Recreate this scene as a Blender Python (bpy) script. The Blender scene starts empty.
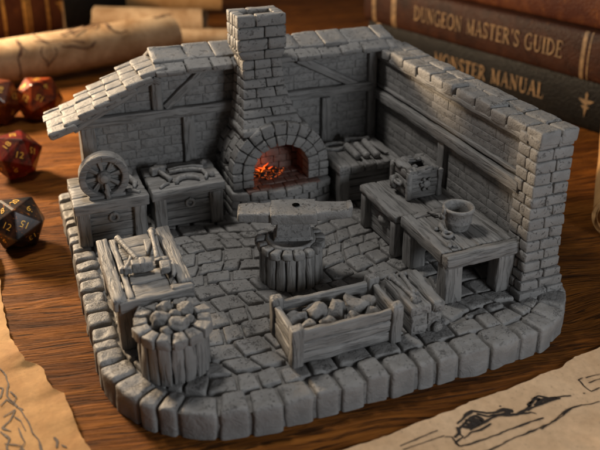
import bpy, math, random
import numpy as np
from mathutils import Vector, Matrix, noise
random.seed(7); RNG = np.random.RandomState(11)
SC = bpy.context.scene
COL = SC.collection
PI = math.pi

# ------------------------------------------------------------------ noise (vectorised value noise)
def _hash(i, j, k, s):
    with np.errstate(over='ignore'):
        n = (i.astype(np.int64)*73856093) ^ (j.astype(np.int64)*19349663) ^ (k.astype(np.int64)*83492791) ^ np.int64(s*2654435)
        n = (n ^ (n >> 13)) * np.int64(1274126177)
        n = n ^ (n >> 16)
    return (n & 0xffff) / 65535.0
def vnoise(P, s=0):
    P = np.asarray(P, float); f = np.floor(P); t = P-f; t = t*t*(3-2*t); i = f.astype(np.int64); r = 0
    for a in (0, 1):
        for b in (0, 1):
            for c in (0, 1):
                w = (t[:, 0] if a else 1-t[:, 0])*(t[:, 1] if b else 1-t[:, 1])*(t[:, 2] if c else 1-t[:, 2])
                r = r + w*_hash(i[:, 0]+a, i[:, 1]+b, i[:, 2]+c, s)
    return r*2-1
def fbm(P, sc=1., s=0, o=3):
    P = np.asarray(P, float)*sc; r = 0; a = 1.
    for k in range(o):
        r = r + a*vnoise(P+17.3*k, s+k); a *= .5; P = P*2.03
    return r

# ------------------------------------------------------------------ mesh builder
_topo = {}
def topo(nx, ny, nz):
    key = (nx, ny, nz)
    if key in _topo: return _topo[key]
    idx = {}; pts = []; faces = []
    def g(i, j, k):
        if (i, j, k) not in idx:
            idx[(i, j, k)] = len(pts); pts.append((i, j, k))
        return idx[(i, j, k)]
    X, Y, Z = nx-1, ny-1, nz-1
    for i in range(X):
        for j in range(Y):
            faces.append((g(i, j, 0), g(i, j+1, 0), g(i+1, j+1, 0), g(i+1, j, 0)))
            faces.append((g(i, j, Z), g(i+1, j, Z), g(i+1, j+1, Z), g(i, j+1, Z)))
    for i in range(X):
        for k in range(Z):
            faces.append((g(i, 0, k), g(i+1, 0, k), g(i+1, 0, k+1), g(i, 0, k+1)))
            faces.append((g(i, Y, k), g(i, Y, k+1), g(i+1, Y, k+1), g(i+1, Y, k)))
    for j in range(Y):
        for k in range(Z):
            faces.append((g(0, j, k), g(0, j, k+1), g(0, j+1, k+1), g(0, j+1, k)))
            faces.append((g(X, j, k), g(X, j+1, k), g(X, j+1, k+1), g(X, j, k+1)))
    _topo[key] = (np.array(pts), faces)
    return _topo[key]

class MB:
    def __init__(self): self.v = []; self.f = []; self.g = []; self.n = 0
    def add(self, V, F, G=None):
        V = np.asarray(V, float); n = self.n
        self.v.append(V); self.g.append(V if G is None else np.asarray(G, float))
        self.f.extend([tuple(a+n for a in f) for f in F]); self.n += len(V); return self
    # hexahedron with rounded, worn edges; C8 = 8 corners indexed ix*4+iy*2+iz
    def hexa(self, C8, r=.06, seg=.5, amp=.02, sc=1.6, jit=0., chip=0.):
        C = np.asarray(C8, float).reshape(2, 2, 2, 3).copy()
        if jit: C += RNG.uniform(-jit, jit, C.shape)
        L = np.array([np.linalg.norm(C[1]-C[0], axis=-1).mean(), np.linalg.norm(C[:, 1]-C[:, 0], axis=-1).mean(), np.linalg.norm(C[:, :, 1]-C[:, :, 0], axis=-1).mean()])
        L = np.maximum(L, 1e-3); r = min(r, L.min()*.45); ts = []
        for l in L:
            h = l/2; inner = h-r; n = max(1, min(24, int(round(2*inner/seg))))
            t = [-h, -h+.35*r] + list(np.linspace(-inner, inner, n+1)) + [h-.35*r, h]
            ts.append(np.array(t))
        P, F = topo(*[len(t) for t in ts])
        p = np.stack([ts[a][P[:, a]] for a in range(3)], 1)
        inn = np.clip(p, -(L/2-r), L/2-r); d = p-inn; dn = d/np.maximum(np.linalg.norm(d, axis=1, keepdims=True), 1e-9)
        q = inn+r*dn
        off = RNG.uniform(-200, 200, 3)
        order = np.argsort(-L); G = q[:, order]+off
        if amp: q = q+dn*(fbm(G, sc, 3)*amp)[:, None]
        if chip:
            edge = (np.abs(dn) > .3).sum(1) >= 2
            q = q-dn*(np.maximum(0, fbm(G, 2.2, 9)-.15)*chip*edge)[:, None]
        u = q/L+.5
        V = 0
        for a in (0, 1):
            for b in (0, 1):
                for c in (0, 1):
                    w = (u[:, 0] if a else 1-u[:, 0])*(u[:, 1] if b else 1-u[:, 1])*(u[:, 2] if c else 1-u[:, 2])
                    V = V+w[:, None]*C[a, b, c]
        Mx = np.linalg.det(np.stack([C[1, 0, 0]-C[0, 0, 0], C[0, 1, 0]-C[0, 0, 0], C[0, 0, 1]-C[0, 0, 0]]))
        if Mx < 0: F = [f[::-1] for f in F]
        return self.add(V, F, G)
    def box(self, x0, x1, y0, y1, z0, z1, **k):
        return self.hexa([(x, y, z) for x in (x0, x1) for y in (y0, y1) for z in (z0, z1)], **k)
    # beam from a to b with width w (sideways) and thickness t (along up)
    def beam(self, a, b, w, t, up=(0, 0, 1), w2=None, **k):
        a, b, up = np.array(a, float), np.array(b, float), np.array(up, float)
        d = (b-a)/np.linalg.norm(b-a); s = np.cross(d, up); s /= np.linalg.norm(s); u = np.cross(s, d)
        w2 = w if w2 is None else w2
        C = [o+s*sy*ww/2+u*sz*t/2 for (o, ww) in ((a, w), (b, w2)) for sy in (-1, 1) for sz in (-1, 1)]
        return self.hexa(C, **k)
    # convex stone prism
    def stone(self, poly, z0, z1, r=.12, amp=.03, res=.16, sideamp=.03, sm=1, top=.0, dish=0.):
        P = np.array(poly, float); n = len(P)
        A = P; B = np.roll(P, -1, 0)
        if (A[:, 0]*B[:, 1]-B[:, 0]*A[:, 1]).sum() < 0: P = P[::-1]
        # resample
        pts = []
        for i in range(n):
            a, b = P[i], P[(i+1) % n]; m = max(1, int(np.linalg.norm(b-a)/res))
            for k in range(m): pts.append(a+(b-a)*k/m)
        Q = np.array(pts); m = len(Q)
        for _ in range(sm): Q = .2*np.roll(Q, 1, 0)+.6*Q+.2*np.roll(Q, -1, 0)
        c = Q.mean(0); rad = np.linalg.norm(Q-c, axis=1).mean()
        rings = []; zs = list(np.linspace(z0, z1-r, max(2, int((z1-r-z0)/.25)+1)))
        for z in zs: rings.append((0, z))
        rings += [(r*.18, z1-r*.45), (r*.5, z1-r*.14), (r, z1)]
        nr = max(2, int((rad-r)/res))
        V = []
        for off, z in rings: V.append(np.c_[c+(Q-c)*(1-off/rad), np.full(m, z)])
        base = 1-r/rad
        for k in range(1, nr): V.append(np.c_[c+(Q-c)*base*(1-k/nr), np.full(m, z1)])
        V = np.concatenate(V+[np.array([[c[0], c[1], z1]])]); nring = (len(V)-1)//m
        F = []
        for k in range(nring-1):
            for i in range(m):
                j = (i+1) % m
                F.append((k*m+i, k*m+j, (k+1)*m+j, (k+1)*m+i))
        l = len(V)-1
        for i in range(m): F.append(((nring-1)*m+i, (nring-1)*m+(i+1) % m, l))
        off = RNG.uniform(-200, 200, 3); G = V+off
        up = np.clip((V[:, 2]-(z1-r))/r, 0, 1)
        tilt = RNG.uniform(-.018, .018, 2)
        nz = fbm(G, 1.1, 5, 2)*amp + (-np.abs(fbm(G, 2.3, 8, 2)))*amp*.9
        V[:, 2] += up*(nz+(V[:, :2]-c)@tilt+top-dish*(1-np.linalg.norm(V[:, :2]-c, axis=1)/rad/1.2))
        dd = (V[:, :2]-c)/np.maximum(np.linalg.norm(V[:, :2]-c, axis=1, keepdims=True), 1e-6)
        V[:, :2] += dd*((1-up)*fbm(G, 1.2, 6)*sideamp)[:, None]
        return self.add(V, F, G)
    def lathe(self, prof, n=32, loc=(0, 0, 0), M=None, amp=0., seam=None):
        V = []; F = []; prof = list(prof)
        for (r, z) in prof:
            for i in range(n):
                a = 2*PI*i/n; V.append((r*math.cos(a), r*math.sin(a), z))
        m = len(prof)
        for k in range(m-1):
            for i in range(n):
                j = (i+1) % n; F.append((k*n+i, k*n+j, (k+1)*n+j, (k+1)*n+i))
        if prof[0][0] > 1e-4: F.append(tuple(range(n))[::-1])
        if prof[-1][0] > 1e-4: F.append(tuple((m-1)*n+i for i in range(n)))
        V = np.array(V); off = RNG.uniform(-100, 100, 3); G = V+off
        if amp: V = V*(1+amp*fbm(G, 2., 4)[:, None]*np.array([1, 1, .3]))
        if M is not None: V = V@np.array(M.to_3x3()).T
        return self.add(V+np.array(loc), F, G)
    def tube(self, pts, rads, n=10, amp=0.):
        pts = np.array(pts, float); m = len(pts)
        rads = np.array(rads if hasattr(rads, '__len__') else [rads]*m, float)
        T = np.gradient(pts, axis=0); T /= np.linalg.norm(T, axis=1, keepdims=True)
        u = np.cross(T[0], (0, 0, 1)); u = u if np.linalg.norm(u) > .1 else np.cross(T[0], (1, 0, 0)); u /= np.linalg.norm(u)
        V = []
        for k in range(m):
            u = u-T[k]*(u@T[k]); u /= np.linalg.norm(u); w = np.cross(T[k], u)
            for i in range(n):
                a = 2*PI*i/n; V.append(pts[k]+rads[k]*(math.cos(a)*u+math.sin(a)*w))
        F = []
        for k in range(m-1):
            for i in range(n):
                j = (i+1) % n; F.append((k*n+i, k*n+j, (k+1)*n+j, (k+1)*n+i))
        F.append(tuple(range(n))[::-1]); F.append(tuple((m-1)*n+i for i in range(n)))
        V = np.array(V); off = RNG.uniform(-100, 100, 3); G = V+off
        if amp: V = V+RNG.uniform(-amp, amp, V.shape)*.3+(np.stack([fbm(G, 3, s) for s in (1, 2, 3)], 1))*amp
        return self.add(V, F, G)
    def rock(self, loc, size, amp=.22, sub=3, sc=1.1, flat=.0, planes=9):
        import bmesh
        bm = bmesh.new(); bmesh.ops.create_icosphere(bm, subdivisions=sub, radius=1)
        V = np.array([v.co[:] for v in bm.verts]); F = [tuple(v.index for v in f.verts) for f in bm.faces]; bm.free()
        off = RNG.uniform(-100, 100, 3); G = V+off
        # faceted: clip against a few random planes
        for _ in range(planes):
            d = RNG.normal(size=3); d /= np.linalg.norm(d); h = RNG.uniform(.52, .85)
            s = V@d; V = V-np.maximum(0, s-h)[:, None]*d
        V = V*(1+amp*fbm(G, sc, 2, 3)*.5)[:, None]
        S = np.array(size if hasattr(size, '__len__') else (size,)*3)
        a = RNG.uniform(0, 2*PI); R = np.array([[math.cos(a), -math.sin(a), 0], [math.sin(a), math.cos(a), 0], [0, 0, 1]])
        V = (V@R.T)*S
        if flat: V[:, 2] = np.maximum(V[:, 2], -flat*S[2])
        return self.add(V+np.array(loc), F, G)
    def build(self, name, mat, parent=None, smooth=True, origin=None):
        V = np.concatenate(self.v); G = np.concatenate(self.g)
        o = np.zeros(3) if origin is None else np.array(origin, float)
        me = bpy.data.meshes.new(name); me.from_pydata((V-o).tolist(), [], self.f)
        at = me.attributes.new('gc', 'FLOAT_VECTOR', 'POINT'); at.data.foreach_set('vector', G.astype(np.float32).ravel())
        if smooth: me.polygons.foreach_set('use_smooth', [True]*len(me.polygons))
        me.update(); me.materials.append(mat)
        ob = bpy.data.objects.new(name, me); COL.objects.link(ob)
        ob.location = o
        if parent is not None:
            ob.parent = parent
            if origin is None and parent.type == 'EMPTY' or True:
                ob.matrix_parent_inverse = world_of(parent).inverted()
        return ob

def world_of(o):
    M = o.matrix_basis.copy()
    if o.parent is not None: M = world_of(o.parent) @ o.matrix_parent_inverse @ M
    return M
def tag(o, label, cat, group=None, kind=None):
    if label: o['label'] = label
    if cat: o['category'] = cat
    if group: o['group'] = group
    if kind: o['kind'] = kind
    return o
def thing(name, label, cat, loc=(0, 0, 0), group=None):
    o = bpy.data.objects.new(name, None); COL.objects.link(o); o.location = loc; o.empty_display_size = .3
    return tag(o, label, cat, group)

# ------------------------------------------------------------------ materials
class NT:
    def __init__(self, name):
        self.m = bpy.data.materials.new(name); self.m.use_nodes = True; self.t = self.m.node_tree; self.t.nodes.clear()
        self.out = self.n('ShaderNodeOutputMaterial'); self.b = self.n('ShaderNodeBsdfPrincipled'); self.l(self.b.outputs[0], self.out.inputs[0])
    def n(self, ty, **k):
        nd = self.t.nodes.new(ty)
        for a, v in k.items():
            if a.startswith('i_'): nd.inputs[a[2:].replace('_', ' ')].default_value = v
            else: setattr(nd, a, v)
        return nd
    def l(self, a, b): self.t.links.new(a, b)
    def attr(self): return self.n('ShaderNodeAttribute', attribute_name='gc').outputs['Vector']
    def mapping(self, src, scale=(1, 1, 1), rot=(0, 0, 0), loc=(0, 0, 0)):
        m = self.n('ShaderNodeMapping'); m.inputs['Scale'].default_value = scale; m.inputs['Rotation'].default_value = rot; m.inputs['Location'].default_value = loc
        self.l(src, m.inputs[0]); return m.outputs[0]
    def noise(self, src, scale, detail=4, rough=.55, dist=0., typ=None):
        m = self.n('ShaderNodeTexNoise'); m.inputs['Scale'].default_value = scale; m.inputs['Detail'].default_value = detail
        m.inputs['Roughness'].default_value = rough; m.inputs['Distortion'].default_value = dist
        if typ: m.noise_type = typ
        self.l(src, m.inputs['Vector']); return m.outputs[0]
    def ramp(self, src, stops, interp='LINEAR'):
        r = self.n('ShaderNodeValToRGB'); r.color_ramp.interpolation = interp; e = r.color_ramp.elements
        while len(e) < len(stops): e.new(.5)
        for k, (p, c) in enumerate(stops):
            e[k].position = p; e[k].color = (c, c, c, 1) if not hasattr(c, '__len__') else (*c, 1)
        self.l(src, r.inputs[0]); return r.outputs[0]
    def math(self, op, a, b=None):
        m = self.n('ShaderNodeMath', operation=op)
        for k, x in enumerate((a, b)):
            if x is None: continue
            if isinstance(x, (int, float)): m.inputs[k].default_value = x
            else: self.l(x, m.inputs[k])
        return m.outputs[0]
    def mix(self, fac, a, b, blend='MIX'):
        m = self.n('ShaderNodeMix', data_type='RGBA', blend_type=blend)
        for k, x in ((0, fac), (6, a), (7, b)):
            if isinstance(x, (int, float)): m.inputs[k].default_value = x
            elif isinstance(x, tuple): m.inputs[k].default_value = (*x, 1)
            else: self.l(x, m.inputs[k])
        return m.outputs[2]
    def bump(self, h, dist, strength=1., normal=None):
        b = self.n('ShaderNodeBump'); b.inputs['Strength'].default_value = strength; b.inputs['Distance'].default_value = dist
        self.l(h, b.inputs['Height'])
        if normal is not None: self.l(normal, b.inputs['Normal'])
        return b.outputs[0]
    def set(self, **k):
        for a, v in k.items():
            s = self.b.inputs[a.replace('_', ' ')]
            if isinstance(v, (int, float)): s.default_value = v
            elif isinstance(v, tuple): s.default_value = (*v, 1) if len(v) == 3 else v
            else: self.l(v, s)
        return self

RES = (.215, .208, .200)
def resin(name, kind, base=RES, edge_shade=1.0):
    t = NT(name); g = t.attr()
    if kind == 'stone':
        a = t.noise(g, 1.7, 6, .6, .6); p = t.ramp(t.noise(g, 4.2, 4, .6, .8), [(.33, 0.), (.40, 1.)])
        fine = t.noise(g, 16, 3, .6)
        h = t.math('ADD', t.math('MULTIPLY', a, .45), t.math('MULTIPLY', p, .24)); h = t.math('ADD', h, t.math('MULTIPLY', fine, .14))
        nrm = t.bump(h, .18)
        cav = p
    elif kind == 'pitted':
        a = t.noise(g, 1.9, 5, .6, .8); w = t.noise(g, 3.6, 3, .5, 1.6); p = t.ramp(t.math('ADD', t.math('ABSOLUTE', t.math('SUBTRACT', w, .5)), t.math('MULTIPLY', t.ramp(t.noise(g, 1.4, 2, .5), [(.36, 0.), (.56, 1.)]), .09)), [(.012, 0.), (.042, 1.)])
        fine = t.noise(g, 14, 3, .6)
        h = t.math('ADD', t.math('MULTIPLY', a, .40), t.math('MULTIPLY', p, .26)); h = t.math('ADD', h, t.math('MULTIPLY', fine, .10))
        p2 = t.ramp(t.noise(g, 7.5, 3, .6, .6), [(.31, 0.), (.37, 1.)])
        sx = t.n('ShaderNodeSeparateXYZ'); t.l(t.n('ShaderNodeNewGeometry').outputs['Normal'], sx.inputs[0])
        side = t.ramp(sx.outputs[2], [(.35, 1.), (.8, 0.)])
        p = t.math('MAXIMUM', p, side); p2 = t.math('MAXIMUM', p2, side)
        h = t.math('ADD', t.math('MULTIPLY', a, .34), t.math('ADD', t.math('MULTIPLY', p, .24), t.math('MULTIPLY', p2, .2))); h = t.math('ADD', h, t.math('MULTIPLY', fine, .09))
        nrm = t.bump(h, .26)
        cav = t.math('MULTIPLY', p, p2)
    elif kind == 'wood':
        m = t.mapping(g, (.32, 3.2, 3.2)); a = t.noise(m, 1.5, 6, .62, .7); p = t.ramp(t.noise(m, 2.1, 4, .5, .4), [(.38, 0.), (.47, 1.)])
        fine = t.noise(t.mapping(g, (1.5, 12, 12)), 1.4, 3, .6)
        h = t.math('ADD', t.math('MULTIPLY', a, .6), t.math('MULTIPLY', p, .36)); h = t.math('ADD', h, t.math('MULTIPLY', fine, .2))
        nrm = t.bump(h, .10)
        cav = p
    else:
        a = t.noise(g, 3., 4, .6); fine = t.noise(g, 18, 2, .6); cav = t.ramp(t.noise(g, 5, 4, .6), [(.38, 0.), (.48, 1.)])
        h = t.math('ADD', t.math('MULTIPLY', a, .5), t.math('MULTIPLY', cav, .25)); h = t.math('ADD', h, t.math('MULTIPLY', fine, .1)); nrm = t.bump(h, .06)
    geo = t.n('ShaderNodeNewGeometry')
    pt = t.ramp(geo.outputs['Pointiness'], [(.40, .5), (.50, .95), (.60, 1.3)])  # lit edges and crevice shade painted into the resin colour
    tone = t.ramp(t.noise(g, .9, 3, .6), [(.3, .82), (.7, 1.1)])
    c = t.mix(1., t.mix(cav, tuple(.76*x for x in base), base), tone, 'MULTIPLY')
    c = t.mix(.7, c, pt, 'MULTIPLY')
    t.set(Base_Color=c, Roughness=t.ramp(fine, [(.3, .5), (.7, .68)]), Normal=nrm)
    t.b.inputs['Specular IOR Level'].default_value = .42
    return t.m
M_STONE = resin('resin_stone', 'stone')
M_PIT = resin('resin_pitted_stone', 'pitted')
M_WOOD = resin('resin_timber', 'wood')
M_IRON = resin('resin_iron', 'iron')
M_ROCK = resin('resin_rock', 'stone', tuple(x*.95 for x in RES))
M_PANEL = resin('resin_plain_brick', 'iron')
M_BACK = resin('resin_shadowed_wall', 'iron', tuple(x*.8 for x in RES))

def mat_table():
    t = NT('dark_oak'); tc = t.n('ShaderNodeTexCoord').outputs['Object']
    rot = t.mapping(tc, (1, 1, 1), (0, 0, math.radians(8)))
    warp = t.noise(t.mapping(rot, (.06, .18, 1)), 1., 3, .5)
    off = t.n('ShaderNodeCombineXYZ'); t.l(t.math('MULTIPLY', warp, 3.2), off.inputs[1])
    vv = t.n('ShaderNodeVectorMath', operation='ADD'); t.l(rot, vv.inputs[0]); t.l(off.outputs[0], vv.inputs[1]); v = vv.outputs[0]
    broad = t.noise(t.mapping(v, (.035, .75, 1)), 1., 5, .6, .3)
    mid = t.noise(t.mapping(v, (.13, 5.2, 1)), 1., 6, .7, .9)
    fine = t.noise(t.mapping(v, (.35, 9., 1)), 1., 4, .65, .3)
    pores = t.ramp(t.noise(t.mapping(v, (.5, 8., 1)), 1., 3, .55, .6), [(.36, 0.), (.46, 1.)])
    s = t.math('ADD', t.math('MULTIPLY', broad, .42), t.math('ADD', t.math('MULTIPLY', mid, .40), t.math('MULTIPLY', fine, .18)))
    c = t.ramp(s, [(.30, (.040, .012, .0022)), (.44, (.12, .037, .0055)), (.54, (.25, .084, .012)), (.68, (.42, .16, .027))])
    c = t.mix(t.math('ADD', t.math('MULTIPLY', pores, .75), .25), (.016, .006, .0022), c)
    h = t.math('ADD', t.math('MULTIPLY', mid, .6), t.math('ADD', t.math('MULTIPLY', fine, .5), t.math('MULTIPLY', pores, .25)))
    t.set(Base_Color=c, Roughness=t.ramp(fine, [(.3, .42), (.7, .62)]), Normal=t.bump(h, .34, 1.)); t.b.inputs['Specular IOR Level'].default_value = .10
    return t.m
def mat_paper(name, a, b, ink=False):
    t = NT(name); tc = t.n('ShaderNodeTexCoord').outputs['Object']
    n1 = t.noise(tc, .45, 5, .6, .5); n2 = t.noise(tc, 3.5, 5, .65)
    c = t.mix(t.ramp(n1, [(.35, 0.), (.68, 1.)]), a, b)
    sp = t.ramp(t.noise(tc, 7, 2, .5), [(.26, .62), (.34, 1.)])
    c = t.mix(.6, c, t.ramp(n2, [(.3, .72), (.7, 1.1)]), 'MULTIPLY'); c = t.mix(.5, c, sp, 'MULTIPLY')
    t.set(Base_Color=c, Roughness=.78, Normal=t.bump(t.math('ADD', n2, t.math('MULTIPLY', n1, .8)), .025, .6)); t.b.inputs['Specular IOR Level'].default_value = .25
    return t.m
def mat_plain(name, c, rough=.6, metal=0., bump=0., var=.25, sc=6., emit=None, es=0.):
    t = NT(name); tc = t.n('ShaderNodeTexCoord').outputs['Object']; n = t.noise(tc, sc, 4, .6)
    col = t.mix(t.ramp(n, [(.35, 0.), (.65, 1.)]), tuple(x*(1-var) for x in c), tuple(min(1, x*(1+var)) for x in c))
    t.set(Base_Color=col, Roughness=rough, Metallic=metal)
    if bump: t.set(Normal=t.bump(n, bump))
    if emit: t.set(Emission_Color=emit, Emission_Strength=es)
    return t.m
def mat_leather(name, a, b, wear):
    t = NT(name); tc = t.n('ShaderNodeTexCoord').outputs['Object']
    n1 = t.noise(tc, .5, 6, .65, .6); n2 = t.noise(tc, 5., 4, .6)
    c = t.mix(t.ramp(n1, [(.38, 0.), (.62, 1.)]), a, b)
    w = t.ramp(t.noise(tc, 1.6, 6, .72, 1.), [(.58, 0.), (.68, 1.)])
    c = t.mix(t.math('MULTIPLY', w, .6), c, wear)
    t.set(Base_Color=c, Roughness=t.ramp(n2, [(.3, .34), (.7, .6)]), Normal=t.bump(n2, .06)); t.b.inputs['Specular IOR Level'].default_value = .12; return t.m
def mat_die(name, a, b, trans):
    t = NT(name); tc = t.n('ShaderNodeTexCoord').outputs['Object']; n = t.noise(tc, .9, 5, .65, 1.6)
    c = t.mix(t.ramp(n, [(.40, 0.), (.60, 1.)]), a, b); fl = t.ramp(t.noise(tc, 3.2, 4, .65, 1.2), [(.60, 0.), (.66, 1.)]); c = t.mix(t.math('MULTIPLY', fl, .55), c, (.45, .14, .02))
    t.set(Base_Color=c, Roughness=.30, IOR=1.5); t.b.inputs['Transmission Weight'].default_value = trans; t.b.inputs['Specular IOR Level'].default_value = .3
    return t.m
def mat_coal():
    t = NT('glowing_coal'); g = t.attr(); n = t.noise(g, 1.6, 4, .6)
    e = t.ramp(n, [(.54, 0.), (.68, 1.)])
    t.set(Base_Color=(.02, .018, .016), Roughness=.8, Emission_Color=(1., .16, .02), Emission_Strength=t.math('MULTIPLY', e, .9), Normal=t.bump(n, .1)); return t.m
def mat_flame():
    t = NT('flame_resin'); tc = t.n('ShaderNodeTexCoord').outputs['Generated']; s = t.n('ShaderNodeSeparateXYZ'); t.l(tc, s.inputs[0])
    c = t.ramp(s.outputs[2], [(0., (1., .30, .03)), (.5, (1., .12, .01)), (1., (.5, .03, .004))])
    t.set(Base_Color=(.5, .1, .02), Roughness=.5, Emission_Color=c, Emission_Strength=1.5); return t.m
M_TABLE = mat_table()
M_PAPER = mat_paper('parchment_cream', (.70, .47, .28), (.60, .38, .21))
M_PAPER_W = mat_paper('parchment_amber', (.52, .30, .12), (.36, .18, .06))
M_PAPER_D = mat_paper('parchment_old', (.46, .33, .20), (.26, .155, .075))
M_INK = mat_plain('ink', (.022, .013, .008), .7, 0, 0, .3)
M_INKB = mat_plain('brown_ink', (.05, .026, .012), .7, 0, 0, .3)
M_GOLD = mat_plain('gold_foil', (.55, .33, .10), .42, .85, .02, .35, 2.5)
M_GOLDW = mat_plain('worn_gold_lettering', (.16, .092, .038), .6, .12, .02, .5, 1.6)
M_NUM = mat_plain('gold_numeral_paint', (.75, .43, .07), .4, .3, 0, .2)
M_BOOKA = mat_leather('maroon_leather', (.018, .007, .0045), (.038, .0135, .007), (.075, .030, .011))
M_BOOKB = mat_leather('black_leather', (.005, .0045, .004), (.009, .0075, .006), (.02, .013, .009))
M_BOOKC = mat_leather('brown_leather', (.05, .014, .007), (.10, .032, .012), (.17, .06, .012))
M_PAGES = mat_paper('page_edges', (.34, .22, .11), (.22, .13, .06))
M_HOLE = mat_plain('painted_hole_black', (.006, .006, .005), .95); M_HOLE.node_tree.nodes['Principled BSDF'].inputs['Specular IOR Level'].default_value = 0
M_COAL = mat_coal(); M_FLAME = mat_flame()
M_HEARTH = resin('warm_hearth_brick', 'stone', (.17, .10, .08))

# ------------------------------------------------------------------ table surface
def grid_sheet(name, mat, x0, x1, y0, y1, nx, ny, zf):
    V = [(x0+(x1-x0)*i/nx, y0+(y1-y0)*j/ny, 0) for j in range(ny+1) for i in range(nx+1)]
    V = np.array(V); V[:, 2] = zf(V)
    F = [(j*(nx+1)+i, j*(nx+1)+i+1, (j+1)*(nx+1)+i+1, (j+1)*(nx+1)+i) for j in range(ny) for i in range(nx)]
    return MB().add(V, F).build(name, mat)
tb = grid_sheet('table_surface', M_TABLE, -70, 110, -30, 190, 4, 4, lambda V: 0*V[:, 0])
tag(tb, 'dark brown oak table top with deep wood grain', None, None, 'structure')

# ------------------------------------------------------------------ the smithy: one printed piece (floor, walls, roof, forge)
smithy = thing('miniature_smithy', 'grey resin model blacksmith shop: cobbled floor, two walls, tiled roof and forge', 'miniature building', (10, 10, 0))
H = 1.2
OUT = [(0, 20.2), (0, 12), (0, 4.9), (.2, 3.6), (.62, 2.6), (1.32, 1.68), (2.1, 1.0), (3.0, .5), (4.0, .15), (5.2, 0), (11, 0), (16.5, 0), (17.5, .25), (18.6, .75), (19.5, 1.6), (20.1, 2.7), (20.35, 4.2), (20.4, 6), (20.4, 20.2)]
def resample(P, step):
    P = np.array(P, float); s = np.r_[0, np.cumsum(np.linalg.norm(np.diff(P, axis=0), axis=1))]
    n = int(s[-1]/step); t = np.linspace(0, s[-1], n+1)
    return np.c_[np.interp(t, s, P[:, 0]), np.interp(t, s, P[:, 1])], t
PATH, TL = resample(OUT, .1)
for _ in range(60): PATH[1:-1] = .25*PATH[:-2]+.5*PATH[1:-1]+.25*PATH[2:]
TG = np.gradient(PATH, axis=0); TG /= np.linalg.norm(TG, axis=1, keepdims=True); NRM = np.c_[-TG[:, 1], TG[:, 0]]
def on(t, off):
    i = t*10
    return np.array([np.interp(i, range(len(PATH)), PATH[:, a])+off*np.interp(i, range(len(PATH)), NRM[:, a]) for a in (0, 1)])
TOT = (len(PATH)-1)/10
mb = MB()
t = 0.; k = 0
while t < TOT-.5:
    left = t < 16.5
    L = random.choice((.75, .95, 1.15)) if left else random.choice((.8, 1.0, 1.2, 1.45))
    t2 = min(TOT, t+L); w = (1.0 if left else 1.08)+random.uniform(-.1, .1); gp = .05
    p = [on(t+gp, random.uniform(-.06, .07))]
    if L > 1.2: p.append(on((t+t2)/2, random.uniform(-.04, .03)))
    p += [on(t2-gp, random.uniform(-.06, .07)), on(t2-gp*1.6, w+random.uniform(-.08, .05)), on(t+gp*1.6, w+random.uniform(-.08, .05))]
    mb.stone(p, .02, H+random.uniform(-.04, .06), r=.16, amp=.06, res=.10, sideamp=.06, sm=3)
    t = t2; k += 1
t = .3
while t < TOT-.5:
    left = t < 15
    L = random.uniform(.8, 1.2) if left else random.uniform(.85, 1.5)
    t2 = min(TOT, t+L); a = 1.07 if left else 1.15; w = (1.6 if left else 2.0)+random.uniform(-.1, .1); gp = .05
    p = [on(t+gp, a+random.uniform(-.04, .06)), on(t2-gp, a+random.uniform(-.04, .06)), on(t2-gp*1.5, w+random.uniform(-.1, .06)), on(t+gp*1.5, w+random.uniform(-.1, .06))]
    mb.stone(p, .6, H+random.uniform(-.06, .02), r=.11, amp=.042, res=.11)
    t = t2
# interior field, clipped to the inside of the second ring
inner = np.array([on(x, 1.7 if x < 15 else 2.1) for x in np.linspace(0, TOT, 60)])
def clip(poly, C):
    n = len(C)
    for i in range(n):
        a, b = C[i], C[(i+1) % n]; e = b-a
        if np.linalg.norm(e) < 1e-6: continue
        out = []; m = len(poly)
        side = [e[0]*(q[1]-a[1])-e[1]*(q[0]-a[0]) for q in poly]
        for j in range(m):
            p, q, sp, sq = poly[j], poly[(j+1) % m], side[j], side[(j+1) % m]
            if sp >= 0: out.append(p)
            if (sp >= 0) != (sq >= 0): out.append(p+(q-p)*sp/(sp-sq))
        poly = out
        if len(poly) < 3: return []
    return poly
rows = []; y = .6
while y < 20: rows.append(y); y += random.uniform(.76, 1.08)
def wob(x, y): return np.array([x+.35*math.sin(y*.55+1)+.25*math.sin(y*1.3), y+.38*math.sin(x*.42+.4)+.2*math.sin(x*.9+y*.2)])
edges = []
for j in range(len(rows)-1):
    x = random.uniform(-1.2, 0); r0 = []
    while x < 21.5: r0.append(x); x += random.uniform(.75, 1.4)
    for i in range(len(r0)-1):
        J = lambda: random.uniform(-.07, .07)
        g = .055
        c = [wob(r0[i]+g+J()*.6, rows[j]+g), wob(r0[i+1]-g+J()*.6, rows[j]+g), wob(r0[i+1]-g+J()*.6, rows[j+1]-g), wob(r0[i]+g+J()*.6, rows[j+1]-g)]
        q = clip([np.array(z) for z in c], inner)
        if len(q) < 3: continue
        Q = np.array(q); a = .5*abs((Q[:, 0]*np.roll(Q[:, 1], -1)-Q[:, 1]*np.roll(Q[:, 0], -1)).sum())
        if a < .12: continue
        mb.stone(q, .8, H-.03+random.uniform(-.05, .03), r=.11, amp=.04, res=.11)
floor = mb.build('cobbled_floor', M_PIT, smithy)
mb = MB(); slab = np.array([on(x, .16) for x in np.linspace(0, TOT, 80)])
n = len(slab); V = np.r_[np.c_[slab, np.full(n, .0)], np.c_[slab, np.full(n, .97)]]
mb.add(V, [tuple(range(n, 2*n))]+[(i, (i+1) % n, n+(i+1) % n, n+i) for i in range(n)])
mb.build('base_slab', M_BACK, smithy, smooth=False)

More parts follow.
